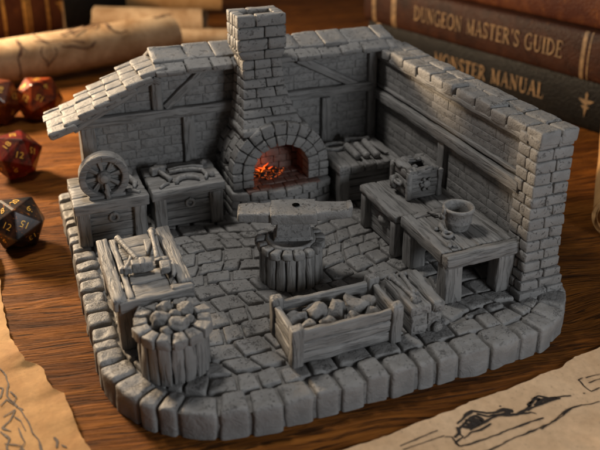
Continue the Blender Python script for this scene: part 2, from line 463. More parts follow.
# back wall ----------------------------------------------------------
bw = MB()
YW = 17.1
V = [(1.35, 1.0), (18.6, 1.0), (18.6, 8.5), (5.2, 8.5), (1.35, 6.45)]
n = len(V); P = np.array([(x, YW+.12, z) for x, z in V]+[(x, 19.2, z) for x, z in V])
bw.add(P, [tuple(range(n)), tuple(range(n, 2*n))[::-1]]+[(i, n+i, n+(i+1) % n, (i+1) % n) for i in range(n)])
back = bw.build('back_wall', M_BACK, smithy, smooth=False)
mb = MB(); z = 1.2; r = 0
while z < 8.3:
    h = random.uniform(.42, .56); x = 1.4-random.uniform(0, .8)
    while x < 18:
        w = random.uniform(.9, 1.8); xa, xb = max(x, 1.4), min(x+w, 18.)
        zlim = 6.4+(xa-1.35)*.53
        if xb-xa > .2 and z+h < min(8.45, zlim): mb.box(xa+.02, xb-.02, YW+.075+random.uniform(-.01, .01), YW+.25, z+.006, z+h-.006, r=.03, seg=.5, amp=.012)
        x += w
    z += h
mb.build('brick_panel', M_PANEL, back)
def wood_obj(name, a, b, w, t, up, par, **k):
    kk = dict(r=.05, seg=.35, amp=.03, sc=1.3, chip=.05); kk.update(k)
    return MB().beam(a, b, w, t, up, **kk).build(name, M_WOOD, par)
U = (0, -1, 0)
for (xa, za, xb, zb, w) in ((1.7, 1.2, 1.65, 6.0, .72), (6.8, 1.2, 6.82, 6.02, .62), (14.7, 1.2, 14.7, 6.0, .52), (17.55, 1.2, 17.55, 8.4, .5), (5.25, 6.5, 5.22, 8.4, .55)):
    wood_obj('timber_post', (xa, YW-.08, za), (xb, YW-.08, zb), w, .34, U, back)
for (xa, xb, z) in ((1.3, 9.3, 6.27), (11.9, 17.5, 6.36)):
    wood_obj('timber_beam', (xa, YW-.14, z), (xb, YW-.14, z), .52, .42, U, back, seg=.3)
for (xa, za, xb, zb, w) in ((5.62, 6.55, 7.9, 8.45, .42), (13.0, 8.4, 16.6, 6.5, .46), (1.1, 6.28, 5.2, 8.45, .42)):
    wood_obj('timber_brace', (xa, YW-.07, za), (xb, YW-.07, zb), w, .30, U, back)
wood_obj('wall_plate', (5.0, YW-.1, 8.42), (17.9, YW-.1, 8.42), .26, .4, U, back)

# side wall -----------------------------------------------------------
XW = 17.95
sw = MB().box(XW+.05, 19.35, 3.0, 19.2, 1.0, 8.2, r=.03, seg=3, amp=0)
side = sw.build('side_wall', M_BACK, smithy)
mb = MB(); z = 1.2
while z < 8.1:
    h = random.uniform(.36, .48); y = 3.2-random.uniform(0, .8)
    while y < 17.2:
        w = random.uniform(1.3, 2.5); ya, yb = max(y, 3.3), min(y+w, 17.2); z1 = min(z+h, 8.2)
        if yb-ya > .15 and not (5.95 < z+h/2 < 6.5): mb.box(XW+.012+random.uniform(-.006, .006), XW+.3, ya+.005, yb-.005, z+.005, z1-.005, r=.022, seg=.5, amp=.01)
        y += w
    z += h
mb.build('brick_panel', M_PANEL, side)
mb = MB(); z = 1.2                                        # outer face
while z < 8.1:
    h = random.uniform(.5, .7); y = 3.4
    while y < 19.1:
        w = random.uniform(1., 1.9); mb.box(19.2, 19.42+random.uniform(0, .05), y+.03, min(y+w, 19.2)-.02, z+.02, min(z+h, 8.2)-.02, r=.08, seg=.6, amp=.03); y += w
    z += h
mb.build('outer_stone_face', M_STONE, side)
wood_obj('timber_beam', (XW-.1, 3.5, 5.93), (XW-.1, 17.1, 5.93), .56, .46, (-1, 0, 0), side, seg=.3)
wood_obj('timber_ledge', (XW-.02, 3.5, 6.42), (XW-.02, 17.1, 6.42), .2, .2, (-1, 0, 0), side, seg=.3)
wood_obj('timber_post', (XW-.06, 9.7, 1.2), (XW-.06, 9.7, 5.65), .62, .36, (-1, 0, 0), side)
wood_obj('wall_plate', (XW-.05, 3.5, 8.12), (XW-.05, 17.0, 8.12), .3, .26, (-1, 0, 0), side)
mb = MB()
for col, (xa, xb) in enumerate(((17.72, 18.75), (18.75, 19.62))):
    y = 2.45+col*.0
    while y < 18.7:
        w = random.uniform(.95, 1.75); yb = min(y+w, 18.9); dz = random.uniform(-.06, .08)
        j = random.uniform(-.05, .05)
        mb.box(xa+.02+j, xb-.02+random.uniform(-.06, .06), y+.03, yb-.03, 8.1, 8.68+dz, r=.10, seg=.16, amp=.03, sc=1.6, jit=.03, chip=.06); y += w
mb.build('cap_stones', M_PIT, side)
mb = MB(); z = 1.0; k = 0
core = (17.78, 19.5, 2.55, 3.7)
while z < 8.0:
    h = .5 if z > 2.3 else .42
    h += random.uniform(-.03, .05); fl = max(0, (2.6-z))*.16
    xa, xb, ya, yb = 17.68-fl, 19.5+fl, 2.52-fl, 3.75+fl*.4
    sp = xa+(xb-xa)*(.42 if k % 2 else .6)+random.uniform(-.1, .1); j = lambda: random.uniform(-.022, .022)
    ym = ya+(.5 if k % 2 else .72)
    mb.box(xa+j(), sp-.02, ya+j(), ym, z+.015, z+h-.02, r=.075, seg=.2, amp=.02, jit=.012, chip=.05)
    mb.box(sp+.02, xb+j(), ya+j(), ym+.1, z+.015, z+h-.02, r=.075, seg=.2, amp=.02, jit=.012, chip=.05)
    mb.box(xa+j(), xa+.9, ym+.03, yb+.1+j(), z+.015, z+h-.02, r=.075, seg=.2, amp=.02, jit=.012, chip=.05)
    mb.box(xb-.9, xb+j(), ym+.13, yb+.1+j(), z+.015, z+h-.02, r=.075, seg=.2, amp=.02, jit=.012, chip=.05)
    z += h; k += 1
mb.box(17.85, 19.35, 2.7, 3.7, 1.0, 8.1, r=.02, seg=2, amp=0)
mb.build('stone_pillar', M_STONE, smithy)

# roof -----------------------------------------------------------------
mb = MB()
def tile(o, ex, ey, ez, **k):                    # o = corner, ex along eave, ey up the roof, ez thickness
    o, ex, ey, ez = map(np.array, (o, ex, ey, ez))
    C = [o+a*ex+b*ey+c*ez for a in (0, 1) for b in (0, 1) for c in (0, 1)]
    mb.hexa(C, r=.075, seg=.22, amp=.022, sc=1.4, jit=.025, chip=.06, **k)
# flat ridge part: a sloping front course, a top course and a rear course
def flat_course(y0, z0, y1, z1, th, lo, hi):
    x = 5.15
    while x < 18.6:
        w = random.uniform(lo, hi); w = min(w, 18.75-x)
        if w > .3: tile((x+.02, y0+random.uniform(-.1, .06), z0+random.uniform(-.03, .05)), (w-.05, 0, 0), (0, y1-y0, z1-z0), (0, -.08, th))
        x += w
flat_course(16.35, 8.42, 17.6, 8.86, .3, 1.1, 1.7)
flat_course(17.0, 8.82, 18.5, 9.22, .28, 1.3, 2.0)
flat_course(19.9, 8.42, 18.3, 9.16, .28, 1.2, 1.9)
# left slope: courses step down to the left, three or four tiles deep
D = np.array((-5.05, 0, -2.62)); D /= np.linalg.norm(D); NZ = np.array((-D[2]*-1*-1, 0, 0)); NZ = np.array((D[2], 0, -D[0]))
NZ = NZ/np.linalg.norm(NZ); NZ = NZ if NZ[2] > 0 else -NZ
P0 = np.array((5.55, 16.3, 8.72)); nc = 7; LT = .875
for c in range(nc-1, -1, -1):
    y = 16.3+random.uniform(-.1, .1)
    while y < 19.5:
        w = random.uniform(.85, 1.12); w = min(w, 19.75-y)
        if w > .3:
            o = P0+D*(c*LT+LT*1.3+random.uniform(-.08, .08))+NZ*(.1); o[1] = y
            # lower end thick, upper end tucked below the next course
            mb.hexa([o+a*np.array((0, w-.04, 0))+b*(-D*1.35-NZ*.27)+cc*NZ*(.33) for a in (0, 1) for b in (0, 1) for cc in (0, 1)], r=.075, seg=.2, amp=.022, sc=1.4, jit=.04, chip=.06)
        y += w
roof = mb.build('tiled_roof', M_STONE, smithy)
mb = MB()                                        # soffit body under the tiles
mb.hexa([(x, y, z+dz) for x, z in ((.75, 6.12), (5.4, 8.6)) for y in (16.6, 19.4) for dz in (-.12, .08)], r=.03, seg=1, amp=.01)
mb.box(5.3, 18.3, 16.7, 19.3, 8.5, 8.86, r=.03, seg=1, amp=.01)
mb.build('roof_boarding', M_WOOD, roof)
wood_obj('rafter_end', (5.0, 16.62, 8.32), (5.4, 16.62, 8.1), .36, .3, U, roof)
wood_obj('rafter', (.95, 16.6, 6.12), (5.3, 16.6, 8.38), .26, .22, U, roof)

# forge ------------------------------------------------------------------
forge = MB()
FX, FZ, R0, R1, R2 = 10.9, 3.55, 1.5, 2.12, 2.68
YF, YB = 14.0, 17.05
# front ring of voussoirs, elliptical opening
def arc(r, a, sq=.86): return FX+r*math.cos(a), FZ+r*math.sin(a)*sq
n = 11
for i in range(n):
    a0, a1 = PI*i/n+.012, PI*(i+1)/n-.012
    C = []
    for a in (a0, a1):
        for y in (YF-.10+random.uniform(-.03, .03), YF+.9):
            for r in (R0, R1): x, z = arc(r, a); C.append((x, y, z))
    forge.hexa(C, r=.055, seg=.2, amp=.018, jit=.012, chip=.04)
# vault shell: rows along the depth
ny = 4; ys = np.linspace(YF, YB, ny+1); n2 = 11
for j in range(ny):
    for i in range(n2):
        sh = .5 if j % 2 else 0
        a0 = PI*(i-sh)/n2+.012; a1 = PI*(i+1-sh)/n2-.012
        a0 = max(a0, 0.); a1 = min(a1, PI)
        if a1-a0 < .06: continue
        C = []
        for a in (a0, a1):
            for y in (ys[j]+.02, ys[j+1]-.02):
                for r in (R1+.02 if j == 0 else R1-.2, R2):
                    x, z = arc(r, a, .93 if r == R2 else .86)
                    C.append((x, y, z))
        forge.hexa(C, r=.06, seg=.22, amp=.02, jit=.015, chip=.04)
# piers below the spring line
for s in (-1, 1):
    z = 2.7
    for h in (.44, .42):
        xi, xm, xo = FX+s*R0, FX+s*R1, FX+s*R2
        for (xa, xb) in ((xi, xm), (xm, xo)):
            forge.box(min(xa, xb)+.02, max(xa, xb)-.02, YF-.08+random.uniform(-.03, .03), YF+.8, z+.02, z+h-.02, r=.055, seg=.2, amp=.018, jit=.012, chip=.04)
        y = YF+.8
        while y < YB-.1:
            w = random.uniform(.6, .95); forge.box(min(xm, xo), max(xm, xo), y+.02, min(y+w, YB)-.02, z+.02, z+h-.02, r=.08, seg=.25, amp=.03, jit=.02); y += w
        z += h
forge_o = forge.build('stone_forge', M_STONE, smithy)
mb = MB()                                        # plinth of curved courses
z = 1.15
for k, h in enumerate((.5, .48, .5)):
    n = 6; sh = .5 if k % 2 else 0
    for i in range(n+1):
        a, b = (i-sh)/n, (i+1-sh)/n; a, b = max(a, 0), min(b, 1)
        if b-a < .05: continue
        bow = lambda u: 13.95-.62*(1-(2*u-1)**2)-(.10 if k == 2 else 0)
        xa, xb = 8.1+5.6*a+.02, 8.1+5.6*b-.02
        C = [(x, yy, zz) for x, u in ((xa, a), (xb, b)) for yy in (bow(u), 15.0) for zz in (z+.015, z+h-.015)]
        mb.hexa(C, r=.09, seg=.25, amp=.035, jit=.015, chip=.07)
    for xs in (8.1, 13.2):
        y = 15.0
        while y < YB-.1:
            w = random.uniform(.7, 1.1); mb.box(xs, xs+.5, y+.02, min(y+w, YB)-.02, z+.015, z+h-.015, r=.08, seg=.3, amp=.03); y += w
    z += h
mb.build('forge_plinth', M_STONE, forge_o)
mb = MB()                                        # hearth floor and fire back
x = 9.3
for i in range(6):
    for j in range(5):
        mb.box(8.9+i*.68+.015+.3*(j % 2), 8.9+(i+1)*.68-.015+.3*(j % 2), 13.55+j*.55+.015, 13.55+(j+1)*.55-.015, 2.5, 2.68+random.uniform(-.02, .03), r=.04, seg=.3, amp=.02)
for k in range(6):
    for i in range(5): mb.box(9.2+i*.75-.3*(k % 2)+.015, 9.2+(i+1)*.75-.3*(k % 2)-.015, 15.9+random.uniform(-.03, .03), 16.2, 2.6+k*.42+.01, 2.6+(k+1)*.42-.01, r=.04, seg=.3, amp=.03)
for s in (-1, 1):
    for k in range(3):
        for j in range(3):
            xx = FX+s*(R0+.12); mb.box(min(xx, xx+s*.3), max(xx, xx+s*.3), 14.7+j*.5+.01, 14.7+(j+1)*.5-.01, 2.6+k*.42+.01, 2.6+(k+1)*.42-.01, r=.04, seg=.3, amp=.02)
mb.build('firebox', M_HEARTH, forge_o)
for (dx, dy, s) in ((-.6, .1, .30), (-.1, -.1, .26), (.3, .15, .28), (-.3, .45, .34), (.15, .55, .3), (-.85, .5, .26), (.6, .5, .22), (-.35, -.22, .18)):
    MB().rock((FX-.15+dx, 14.75+dy, 2.78+s*.3), (s, s*.9, s*.72), .3, 2).build('coal', M_COAL, forge_o)
for (dx, dy, h, w, b) in ((-.5, .5, .34, .07, .16), (-.28, .62, .46, .05, -.12), (-.72, .55, .25, .05, .1), (-.05, .5, .26, .05, -.1)):
    pts = [(FX-.15+dx+b*math.sin(u*4.5)*u*1.6, 14.75+dy, 2.85+h*u) for u in np.linspace(0, 1, 9)]
    MB().tube(pts, [w*(.75+.6*u)*(1-u)**.75+.008 for u in np.linspace(0, 1, 9)], 8, .02).build('flame', M_FLAME, forge_o)
# chimney
mb = MB(); z = 5.75; k = 0
def cdim(z):                                     # x0, x1, y0, y1 of the stack at a height
    if z >= 9.35: return 9.02, 11.62, 14.95, 16.75
    f = (9.35-z)/3.6
    return 9.28-.3*f**2.2, 11.42+.85*f**2.2, 15.1-.75*f*f, 16.7
hs = [.5, .46, .5, .5, .47, .5, .48, .52, .6, .6, .62]
for h in hs:
    a0, a1, b0, b1 = cdim(z); c0, c1, d0, d1 = cdim(z+h-.001)
    if z >= 9.2: c0, c1, d0, d1 = a0, a1, b0, b1 = 9.02, 11.62, 14.95, 16.85
    th = .52; g = .02
    def blk(x0, x1, y0, y1, X0, X1, Y0, Y1):
        mb.hexa([p for p in ((x0+g, y0+g, z+g), (X0+g, Y0+g, z+h-g), (x0+g, y1-g, z+g), (X0+g, Y1-g, z+h-g), (x1-g, y0+g, z+g), (X1-g, Y0+g, z+h-g), (x1-g, y1-g, z+g), (X1-g, Y1-g, z+h-g))],
                r=.06, seg=.2, amp=.018, jit=.012, chip=.045)
    sp = random.choice(((0, .38, 1), (0, .62, 1), (0, .3, .72, 1), (0, .55, 1)))
    for u, v in zip(sp[:-1], sp[1:]):
        blk(a0+(a1-a0)*u, a0+(a1-a0)*v, b0, b0+th, c0+(c1-c0)*u, c0+(c1-c0)*v, d0, d0+th)
        blk(a0+(a1-a0)*u, a0+(a1-a0)*v, b1-th, b1, c0+(c1-c0)*u, c0+(c1-c0)*v, d1-th, d1)
    m0 = .5 if k % 2 else .4
    for u, v in ((0, m0), (m0, 1)):
        ya, yb = b0+th+(b1-b0-2*th)*u, b0+th+(b1-b0-2*th)*v; Ya, Yb = d0+th+(d1-d0-2*th)*u, d0+th+(d1-d0-2*th)*v
        blk(a0, a0+th, ya, yb, c0, c0+th, Ya, Yb); blk(a1-th, a1, ya, yb, c1-th, c1, Ya, Yb)
    z += h; k += 1
mb.box(9.4, 11.2, 15.4, 16.5, 5.5, 10.6, r=.02, seg=2, amp=0)
# shoulders where the stack meets the vault
for (x0, x1, zz) in ((8.85, 10.1, 5.45), (10.1, 11.3, 5.5), (11.3, 12.6, 5.4)):
    mb.hexa([(x, y, z_) for x in (x0+.02, x1-.02) for y, zt in ((YF+.12, 0), (16.6, 0)) for z_ in (zz-.05, zz+.36)], r=.12, seg=.25, amp=.04, jit=.03, chip=.1)
mb.build('chimney', M_STONE, forge_o)

# ------------------------------------------------------------------ furniture
def planks(mb, x0, x1, y0, y1, z0, z1, n, along='x', gap=.03, **k):
    kk = dict(r=.06, seg=.25, amp=.03, sc=1.5, chip=.09, jit=.015); kk.update(k)
    ts = np.cumsum([0]+[random.uniform(.8, 1.25) for _ in range(n)]); ts = ts/ts[-1]
    for a, b in zip(ts[:-1], ts[1:]):
        dz = random.uniform(-.03, .03)
        if along == 'x': mb.box(x0+random.uniform(-.03, .03), x1+random.uniform(-.03, .03), y0+(y1-y0)*a+gap/2, y0+(y1-y0)*b-gap/2, z0, z1+dz, **kk)
        else: mb.box(x0+(x1-x0)*a+gap/2, x0+(x1-x0)*b-gap/2, y0+random.uniform(-.03, .03), y1+random.uniform(-.03, .03), z0, z1+dz, **kk)
def leg(par, x, y, w, d, z1, flare=.0):
    MB().hexa([(x+sx*(w/2+(flare if z < 2 else 0)), y+sy*(d/2), z) for sx in (-1, 1) for sy in (-1, 1) for z in (H-.06, z1)], r=.07, seg=.25, amp=.035, sc=1.4, chip=.08).build('leg', M_WOOD, par)
def ring_handle(par, x, y, z, r=.2, axis='y'):
    M = Matrix.Rotation(PI/2, 4, 'X') if axis == 'y' else Matrix.Rotation(PI/2, 4, 'Y')
    mb = MB(); pr = []
    for i in range(11):
        a = 2*PI*i/10; pr.append((r+.075*math.cos(a), .075*math.sin(a)))
    V = []; F = []; n = 20; m = len(pr)
    for rr, zz in pr[:-1]:
        for i in range(n): V.append((rr*math.cos(2*PI*i/n), rr*math.sin(2*PI*i/n), zz))
    m = 10
    for k in range(m):
        for i in range(n): F.append((k*n+i, k*n+(i+1) % n, ((k+1) % m)*n+(i+1) % n, ((k+1) % m)*n+i))
    V = np.array(V)@np.array(M.to_3x3()).T+np.array((x, y, z)); mb.add(V, F, V*1.)
    d = np.array((0, -1., 0)) if axis == 'y' else np.array((-1., 0, 0))
    c = np.array((x, y, z+r)); mb.tube([c-d*.12, c+d*.04, c+d*.1], [.1, .1, .05], 8)
    return mb.build('ring_handle', M_IRON, par)
def workbench(label, x0, x1, y0, y1, zt=3.5, nplank=3):
    t = thing('workbench', label, 'workbench', ((x0+x1)/2, (y0+y1)/2, H), 'ring handled workbenches along the back wall')
    mb = MB(); planks(mb, x0, x1, y0, y1, zt-.5, zt, nplank, 'x', .02); mb.build('tabletop', M_WOOD, t)
    for x in (x0+.42, x1-.42):
        leg(t, x, y0+.45, .62, .55, zt-.5); leg(t, x, y1-.4, .55, .5, zt-.5)
    mb = MB(); planks(mb, x0+.7, x1-.7, 0, 1, 0, 1, 1) if False else None
    for k in range(4): mb.box(x0+.7, x1-.7, y0+.5, y0+.72, H+.02+k*.44, H+.02+(k+1)*.44-.03, r=.04, seg=.3, amp=.025)
    p = mb.build('front_panel', M_WOOD, t)
    ring_handle(p, (x0+x1)/2+.1, y0+.42, 2.42)
    for s in (x0+.22, x1-.36): MB().box(s, s+.14, y0+.7, y1-.6, H+.02, zt-.55, r=.03, seg=.5, amp=.02).build('side_panel', M_WOOD, t)
    return t
workbench('ring handled workbench in the back left corner carrying the spoked wheel', .32, 3.85, 13.45, 16.75)
workbench('ring handled workbench beside the forge with tongs and hammer on top', 4.05, 7.75, 13.6, 16.75)

def simple_table(name, label, cat, x0, x1, y0, y1, zt, th, lw, along, npl, frame=False, group=None):
    t = thing(name, label, cat, ((x0+x1)/2, (y0+y1)/2, H), group)
    mb = MB()
    if frame:
        b = .55
        planks(mb, x0+b, x1-.35, y0+b, y1-.4, zt-th*.8, zt-.02, npl, along, .04)
        for q in ((x0, x0+b-.03, y0+b*.9, y1), (x1-.32, x1, y0+b*.9, y1)): mb.box(*q, zt-th, zt+.02, r=.08, seg=.25, amp=.04, chip=.12, jit=.02)
        mb.box(x0-.02, x1+.02, y0-.02, y0+b*.88, zt-th, zt+.03, r=.09, seg=.25, amp=.04, chip=.14, jit=.02)
        mb.box(x0+b, x1-.34, y1-.4, y1, zt-th, zt+.01, r=.07, seg=.25, amp=.04, chip=.1)
    else: planks(mb, x0, x1, y0, y1, zt-th, zt, npl, along, .03, r=.08, chip=.12, amp=.04)
    mb.build('tabletop', M_WOOD, t)
    for x in (x0+lw*.62, x1-lw*.62):
        for y in (y0+lw*.62, y1-lw*.62): leg(t, x, y, lw, lw*.95, zt-th)
    return t
simple_table('side_table', 'sturdy plank table with four square legs beside the pillar, bucket on top', 'table', 14.15, 17.75, 3.0, 7.05, 3.5, .55, .82, 'y', 4, True)
bench = simple_table('long_bench', 'plank bench with closed front against the right wall, open chest on top', 'bench', 13.95, 17.7, 7.2, 11.0, 3.42, .42, .55, 'y', 4)
mb = MB()
for k in range(4): mb.box(14.35, 14.55, 7.6, 10.6, H+.02+k*.42, H+.02+(k+1)*.42-.03, r=.04, seg=.3, amp=.025)
pn = mb.build('front_panel', M_WOOD, bench)
mb = MB(); mb.lathe([(0.001, -.12), (.38, -.1), (.40, .02), (.28, .08), (.24, .2), (.001, .24)], 20, (14.36, 9.0, 2.3), Matrix.Rotation(-PI/2, 4, 'Y'), .05); mb.build('knob', M_IRON, pn)
ct = simple_table('tool_table', 'small corner table right of the forge with metal bars on top', 'table', 13.75, 17.5, 12.95, 16.6, 3.48, .45, .6, 'y', 5)

mb = MB()
for k in range(4): mb.box(14.3, 17.0, 13.3, 13.5, H+.02+k*.44, H+.02+(k+1)*.44-.03, r=.04, seg=.3, amp=.025)
mb.build('front_panel', M_WOOD, ct)
mb = MB()
for k in range(4): mb.box(14.0, 14.18, 13.6, 16.2, H+.02+k*.44, H+.02+(k+1)*.44-.03, r=.04, seg=.3, amp=.025)
mb.build('side_panel', M_WOOD, ct)
# table at the left with tools, raised side boards
tt = thing('tool_bench', 'narrow slatted table in front of the left bench, worn tools lying on top', 'table', (2.45, 7.3, H))
x0, x1, y0, y1, zt = .85, 4.02, 4.85, 9.95, 3.5
mb = MB()
mb.box(x0, x0+.5, y0+.1, y1, zt-.5, zt+.02, r=.08, seg=.22, amp=.04, chip=.12, jit=.02)
mb.box(x0+.55, x0+.82, y0+.2, y1-.1, zt-.4, zt-.02, r=.06, seg=.22, amp=.05, chip=.12, jit=.03)
mb.box(x1-.58, x1, y0+.5, y1+.1, zt-.5, zt+.02, r=.08, seg=.22, amp=.05, chip=.14, jit=.03)
mb.box(x1-.88, x1-.63, y0+.6, y1, zt-.4, zt-.05, r=.06, seg=.22, amp=.05, chip=.12, jit=.03)
planks(mb, x0+.86, x1-.92, y0+.2, y1-.05, zt-.45, zt-.05, 5, 'x', .04, amp=.04)
mb.box(x0+.2, x1-.1, y0-.02, y0+.32, zt-.52, zt-.06, r=.08, seg=.22, amp=.05, chip=.14, jit=.03)
mb.box(x1-.95, x1-.02, y0+.2, y0+.55, zt-.3, zt-.0, r=.1, seg=.2, amp=.07, chip=.15, jit=.04)
mb.build('tabletop', M_WOOD, tt)
for x in (x0+.45, x1-.45):
    for y in (y0+.5, y1-.45): leg(tt, x, y, .6, .6, zt-.5)
MB().box(x0+.3, x0+.42, y0+.8, y1-.8, H+.02, zt-.55, r=.03, seg=.4, amp=.02).build('side_panel', M_WOOD, tt)

# ------------------------------------------------------------------ tools on the slatted table
ZT = 3.55
def hammer(label, a, b, hw, hl, hd, z=ZT+.08, group=None, rot=0., r=.11):
    a = np.array((*a, z)); b = np.array((*b, z+.05)); c = (a+b)/2
    t = thing('hammer', label, 'hammer', (*c[:2], z-.1), group)
    m = MB(); m.tube([a, a*.97+b*.03, a*.7+b*.3, a*.3+b*.7, b], [r*1.25, r*1.3, r*.95, r, r*1.05], 10, .015); m.build('handle', M_WOOD, t)
    d = (b-a); d[2] = 0; d /= np.linalg.norm(d); s = np.array((-d[1], d[0], 0)); ca, sa = math.cos(rot), math.sin(rot); s2 = s*ca+d*sa
    m = MB(); m.beam(b-s2*hl/2, b+s2*hl/2, hw, hd, (0, 0, 1), r=.07, seg=.14, amp=.035, jit=.03, chip=.06); m.beam(b-s2*hl*.12, b+s2*hl*.12, hw*1.15, hd*1.12, (0, 0, 1), r=.05, seg=.14, amp=.02); m.build('head', M_IRON, t)
    return t
hammer('mallet with big square head lying across the slatted table', (1.72, 9.5), (2.3, 6.85), .46, .86, .4, ZT+.12, rot=.3)
hammer('thin hammer lying under the mallet handle on the slatted table', (2.1, 8.0), (1.66, 6.85), .3, .55, .3, ZT+.04, r=.1)
t = thing('forging_rod', 'long knobbed iron rod beside the mallet on the slatted table', 'rod', (3.1, 8.2, ZT))
MB().tube([(3.2, 9.5, ZT+.13), (3.17, 9.2, ZT+.13), (3.1, 8.3, ZT+.12), (3.0, 7.4, ZT+.12), (2.98, 7.1, ZT+.12)], [.13, .1, .1, .11, .1], 10, .02).build('shaft', M_IRON, t)
MB().rock((3.22, 9.55, ZT+.15), (.2, .17, .17), .15, 2).build('knob', M_IRON, t); MB().rock((2.97, 7.0, ZT+.14), (.23, .2, .18), .15, 2).build('knob', M_IRON, t)
t = tag(MB().beam((2.95, 9.0, ZT+.04), (2.7, 7.9, ZT+.04), .4, .16, (0, 0, 1), w2=.08, r=.05, seg=.15, amp=.03).build('wedge', M_IRON, origin=(2.8, 8.5, ZT)), 'flat tapering iron wedge between mallet and rod on the slatted table', 'wedge')
m = MB(); m.beam((3.2, 6.75, ZT+.12), (3.1, 6.1, ZT+.12), .42, .3, (0, 0, 1), r=.08, seg=.15, amp=.05, jit=.04); m.rock((3.22, 6.95, ZT+.12), (.24, .2, .2), .2, 2)
tag(m.build('punch', M_IRON, origin=(3.15, 6.4, ZT)), 'stubby iron punch near the front end of the slatted table', 'punch')
m = MB(); m.tube([(3.5, 6.9, ZT+.05), (3.48, 6.5, ZT+.06), (3.42, 6.05, ZT+.05), (3.3, 5.8, ZT+.05)], [.09, .1, .1, .07], 8, .02)
tag(m.build('chisel', M_IRON, origin=(3.45, 6.4, ZT)), 'small bent chisel at the right edge of the slatted table', 'chisel')

# tools on the workbench beside the forge
zb = 3.53
def arc_pts(c, r, a0, a1, n, z, sx=1., sy=1.): return [(c[0]+sx*r*math.cos(a0+(a1-a0)*i/(n-1)), c[1]+sy*r*math.sin(a0+(a1-a0)*i/(n-1)), z) for i in range(n)]
m = MB(); m.tube(arc_pts((5.95, 14.0), .8, PI*.95, PI*.08, 11, zb+.1, .75, .75), [.10, .12, .13, .14, .14, .14, .14, .13, .12, .11, .06], 10, .02)
tag(m.build('curved_blade', M_IRON, origin=(5.9, 14.4, zb)), 'short curved blade lying at the front of the bench by the forge', 'blade')
t = thing('tongs', 'open iron tongs reaching across the bench beside the forge', 'tongs', (6.2, 15.2, zb))
for q in ([(5.3, 15.45), (5.9, 15.5), (6.5, 15.4), (6.95, 15.1), (7.02, 14.5), (6.85, 14.1)], [(5.3, 15.7), (5.9, 15.8), (6.6, 15.75), (7.1, 15.5)]):
    MB().tube([(x, y, zb+.1) for x, y in q], [.08]+[.11]*(len(q)-2)+[.08], 8, .015).build('arm', M_IRON, t)
hammer('sledge hammer lying at the back of the bench beside the forge', (5.15, 14.45), (4.75, 15.75), .42, .8, .4, zb+.13)
tag(MB().tube([(4.5, 13.85, zb+.06), (4.75, 14.15, zb+.06), (5.05, 14.25, zb+.06)], [.06, .09, .05], 8, .01).build('nail', M_IRON, origin=(4.75, 14.1, zb)), 'short bent nail near the left front corner of the forge bench', 'nail')
for i, (x, y, s, lab) in enumerate(((7.2, 15.9, .22, 'rounded ore lump at the back corner of the forge bench'), (7.3, 14.45, .18, 'small ore lump at the right front of the forge bench'), (5.2, 16.2, .2, 'ore lump behind the sledge hammer on the forge bench'))):
    tag(MB().rock((x, y, zb+s*.6), (s*1.2, s, s*.8), .2, 2).build('ore_lump', M_ROCK, origin=(x, y, zb)), lab, 'ore', 'ore lumps on the forge bench')
# scraps beside the wheel
m = MB(); m.tube([(3.3, 15.7, zb+.1), (3.25, 15.2, zb+.2), (3.45, 14.8, zb+.12), (3.3, 14.3, zb+.1)], [.13, .17, .16, .08], 8, .03); m.beam((3.0, 14.25, zb+.06), (3.5, 13.8, zb+.06), .22, .14, r=.05, seg=.15, amp=.03)
tag(m.build('scrap_iron', M_IRON, origin=(3.3, 14.8, zb)), 'twisted scrap iron lying right of the spoked wheel', 'scrap iron')
tag(MB().rock((3.35, 16.1, zb+.2), (.3, .26, .3), .3, 2).build('ore_lump', M_ROCK, origin=(3.35, 16.1, zb)), 'ore lump behind the scrap iron on the wheel bench', 'ore')

# spoked wheel on the left bench
wc = np.array((1.93, 14.3, 4.5)); wh = thing('spoked_wheel', 'upright grinding wheel with eight spokes on the left workbench', 'wheel', (wc[0], wc[1], 3.5))
MW = Matrix.Rotation(math.radians(-4), 4, 'Z') @ Matrix.Rotation(PI/2, 4, 'X')
def ringp(ri, ro, h, b=.06): return [(ri, -h+b), (ri+b*.3, -h+b*.3), (ri+b, -h), (ro-b, -h), (ro-b*.3, -h+b*.3), (ro, -h+b), (ro, h-b), (ro-b*.3, h-b*.3), (ro-b, h), (ri+b, h), (ri+b*.3, h-b*.3), (ri, h-b), (ri, -h+b)]
m = MB(); N = 40; pr = ringp(.84, 1.18, .36); V = []; F = []
for rr, zz in pr[:-1]:
    for i in range(N): V.append((rr*math.cos(2*PI*i/N), rr*math.sin(2*PI*i/N), zz))
for k in range(len(pr)-1):
    for i in range(N): F.append((k*N+i, k*N+(i+1) % N, ((k+1) % (len(pr)-1))*N+(i+1) % N, ((k+1) % (len(pr)-1))*N+i))
V = np.array(V); G = V+3; V *= (1+.012*fbm(V, 2.5, 2))[:, None]; m.add(V@np.array(MW.to_3x3()).T+wc, F, G)
for i in range(9):                                # rim joints read as thin plates
    a = 2*PI*i/9+.2; c = np.array((1.0*math.cos(a), 1.0*math.sin(a), .0)); M3 = np.array(MW.to_3x3())
    m.beam(M3@(c*.86+np.array((0, 0, .37)))+wc, M3@(c*1.12+np.array((0, 0, .37)))+wc, .045, .03, M3@np.array((0, 0, 1.)), r=.01, seg=.2, amp=0)
m.lathe([(.001, -.12), (.95, -.12), (.95, -.04), (.001, -.04)], 32, wc, MW)  # disc added behind the spokes so their gaps stay dark
rim = m.build('rim', M_WOOD, wh)
M3 = np.array(MW.to_3x3())
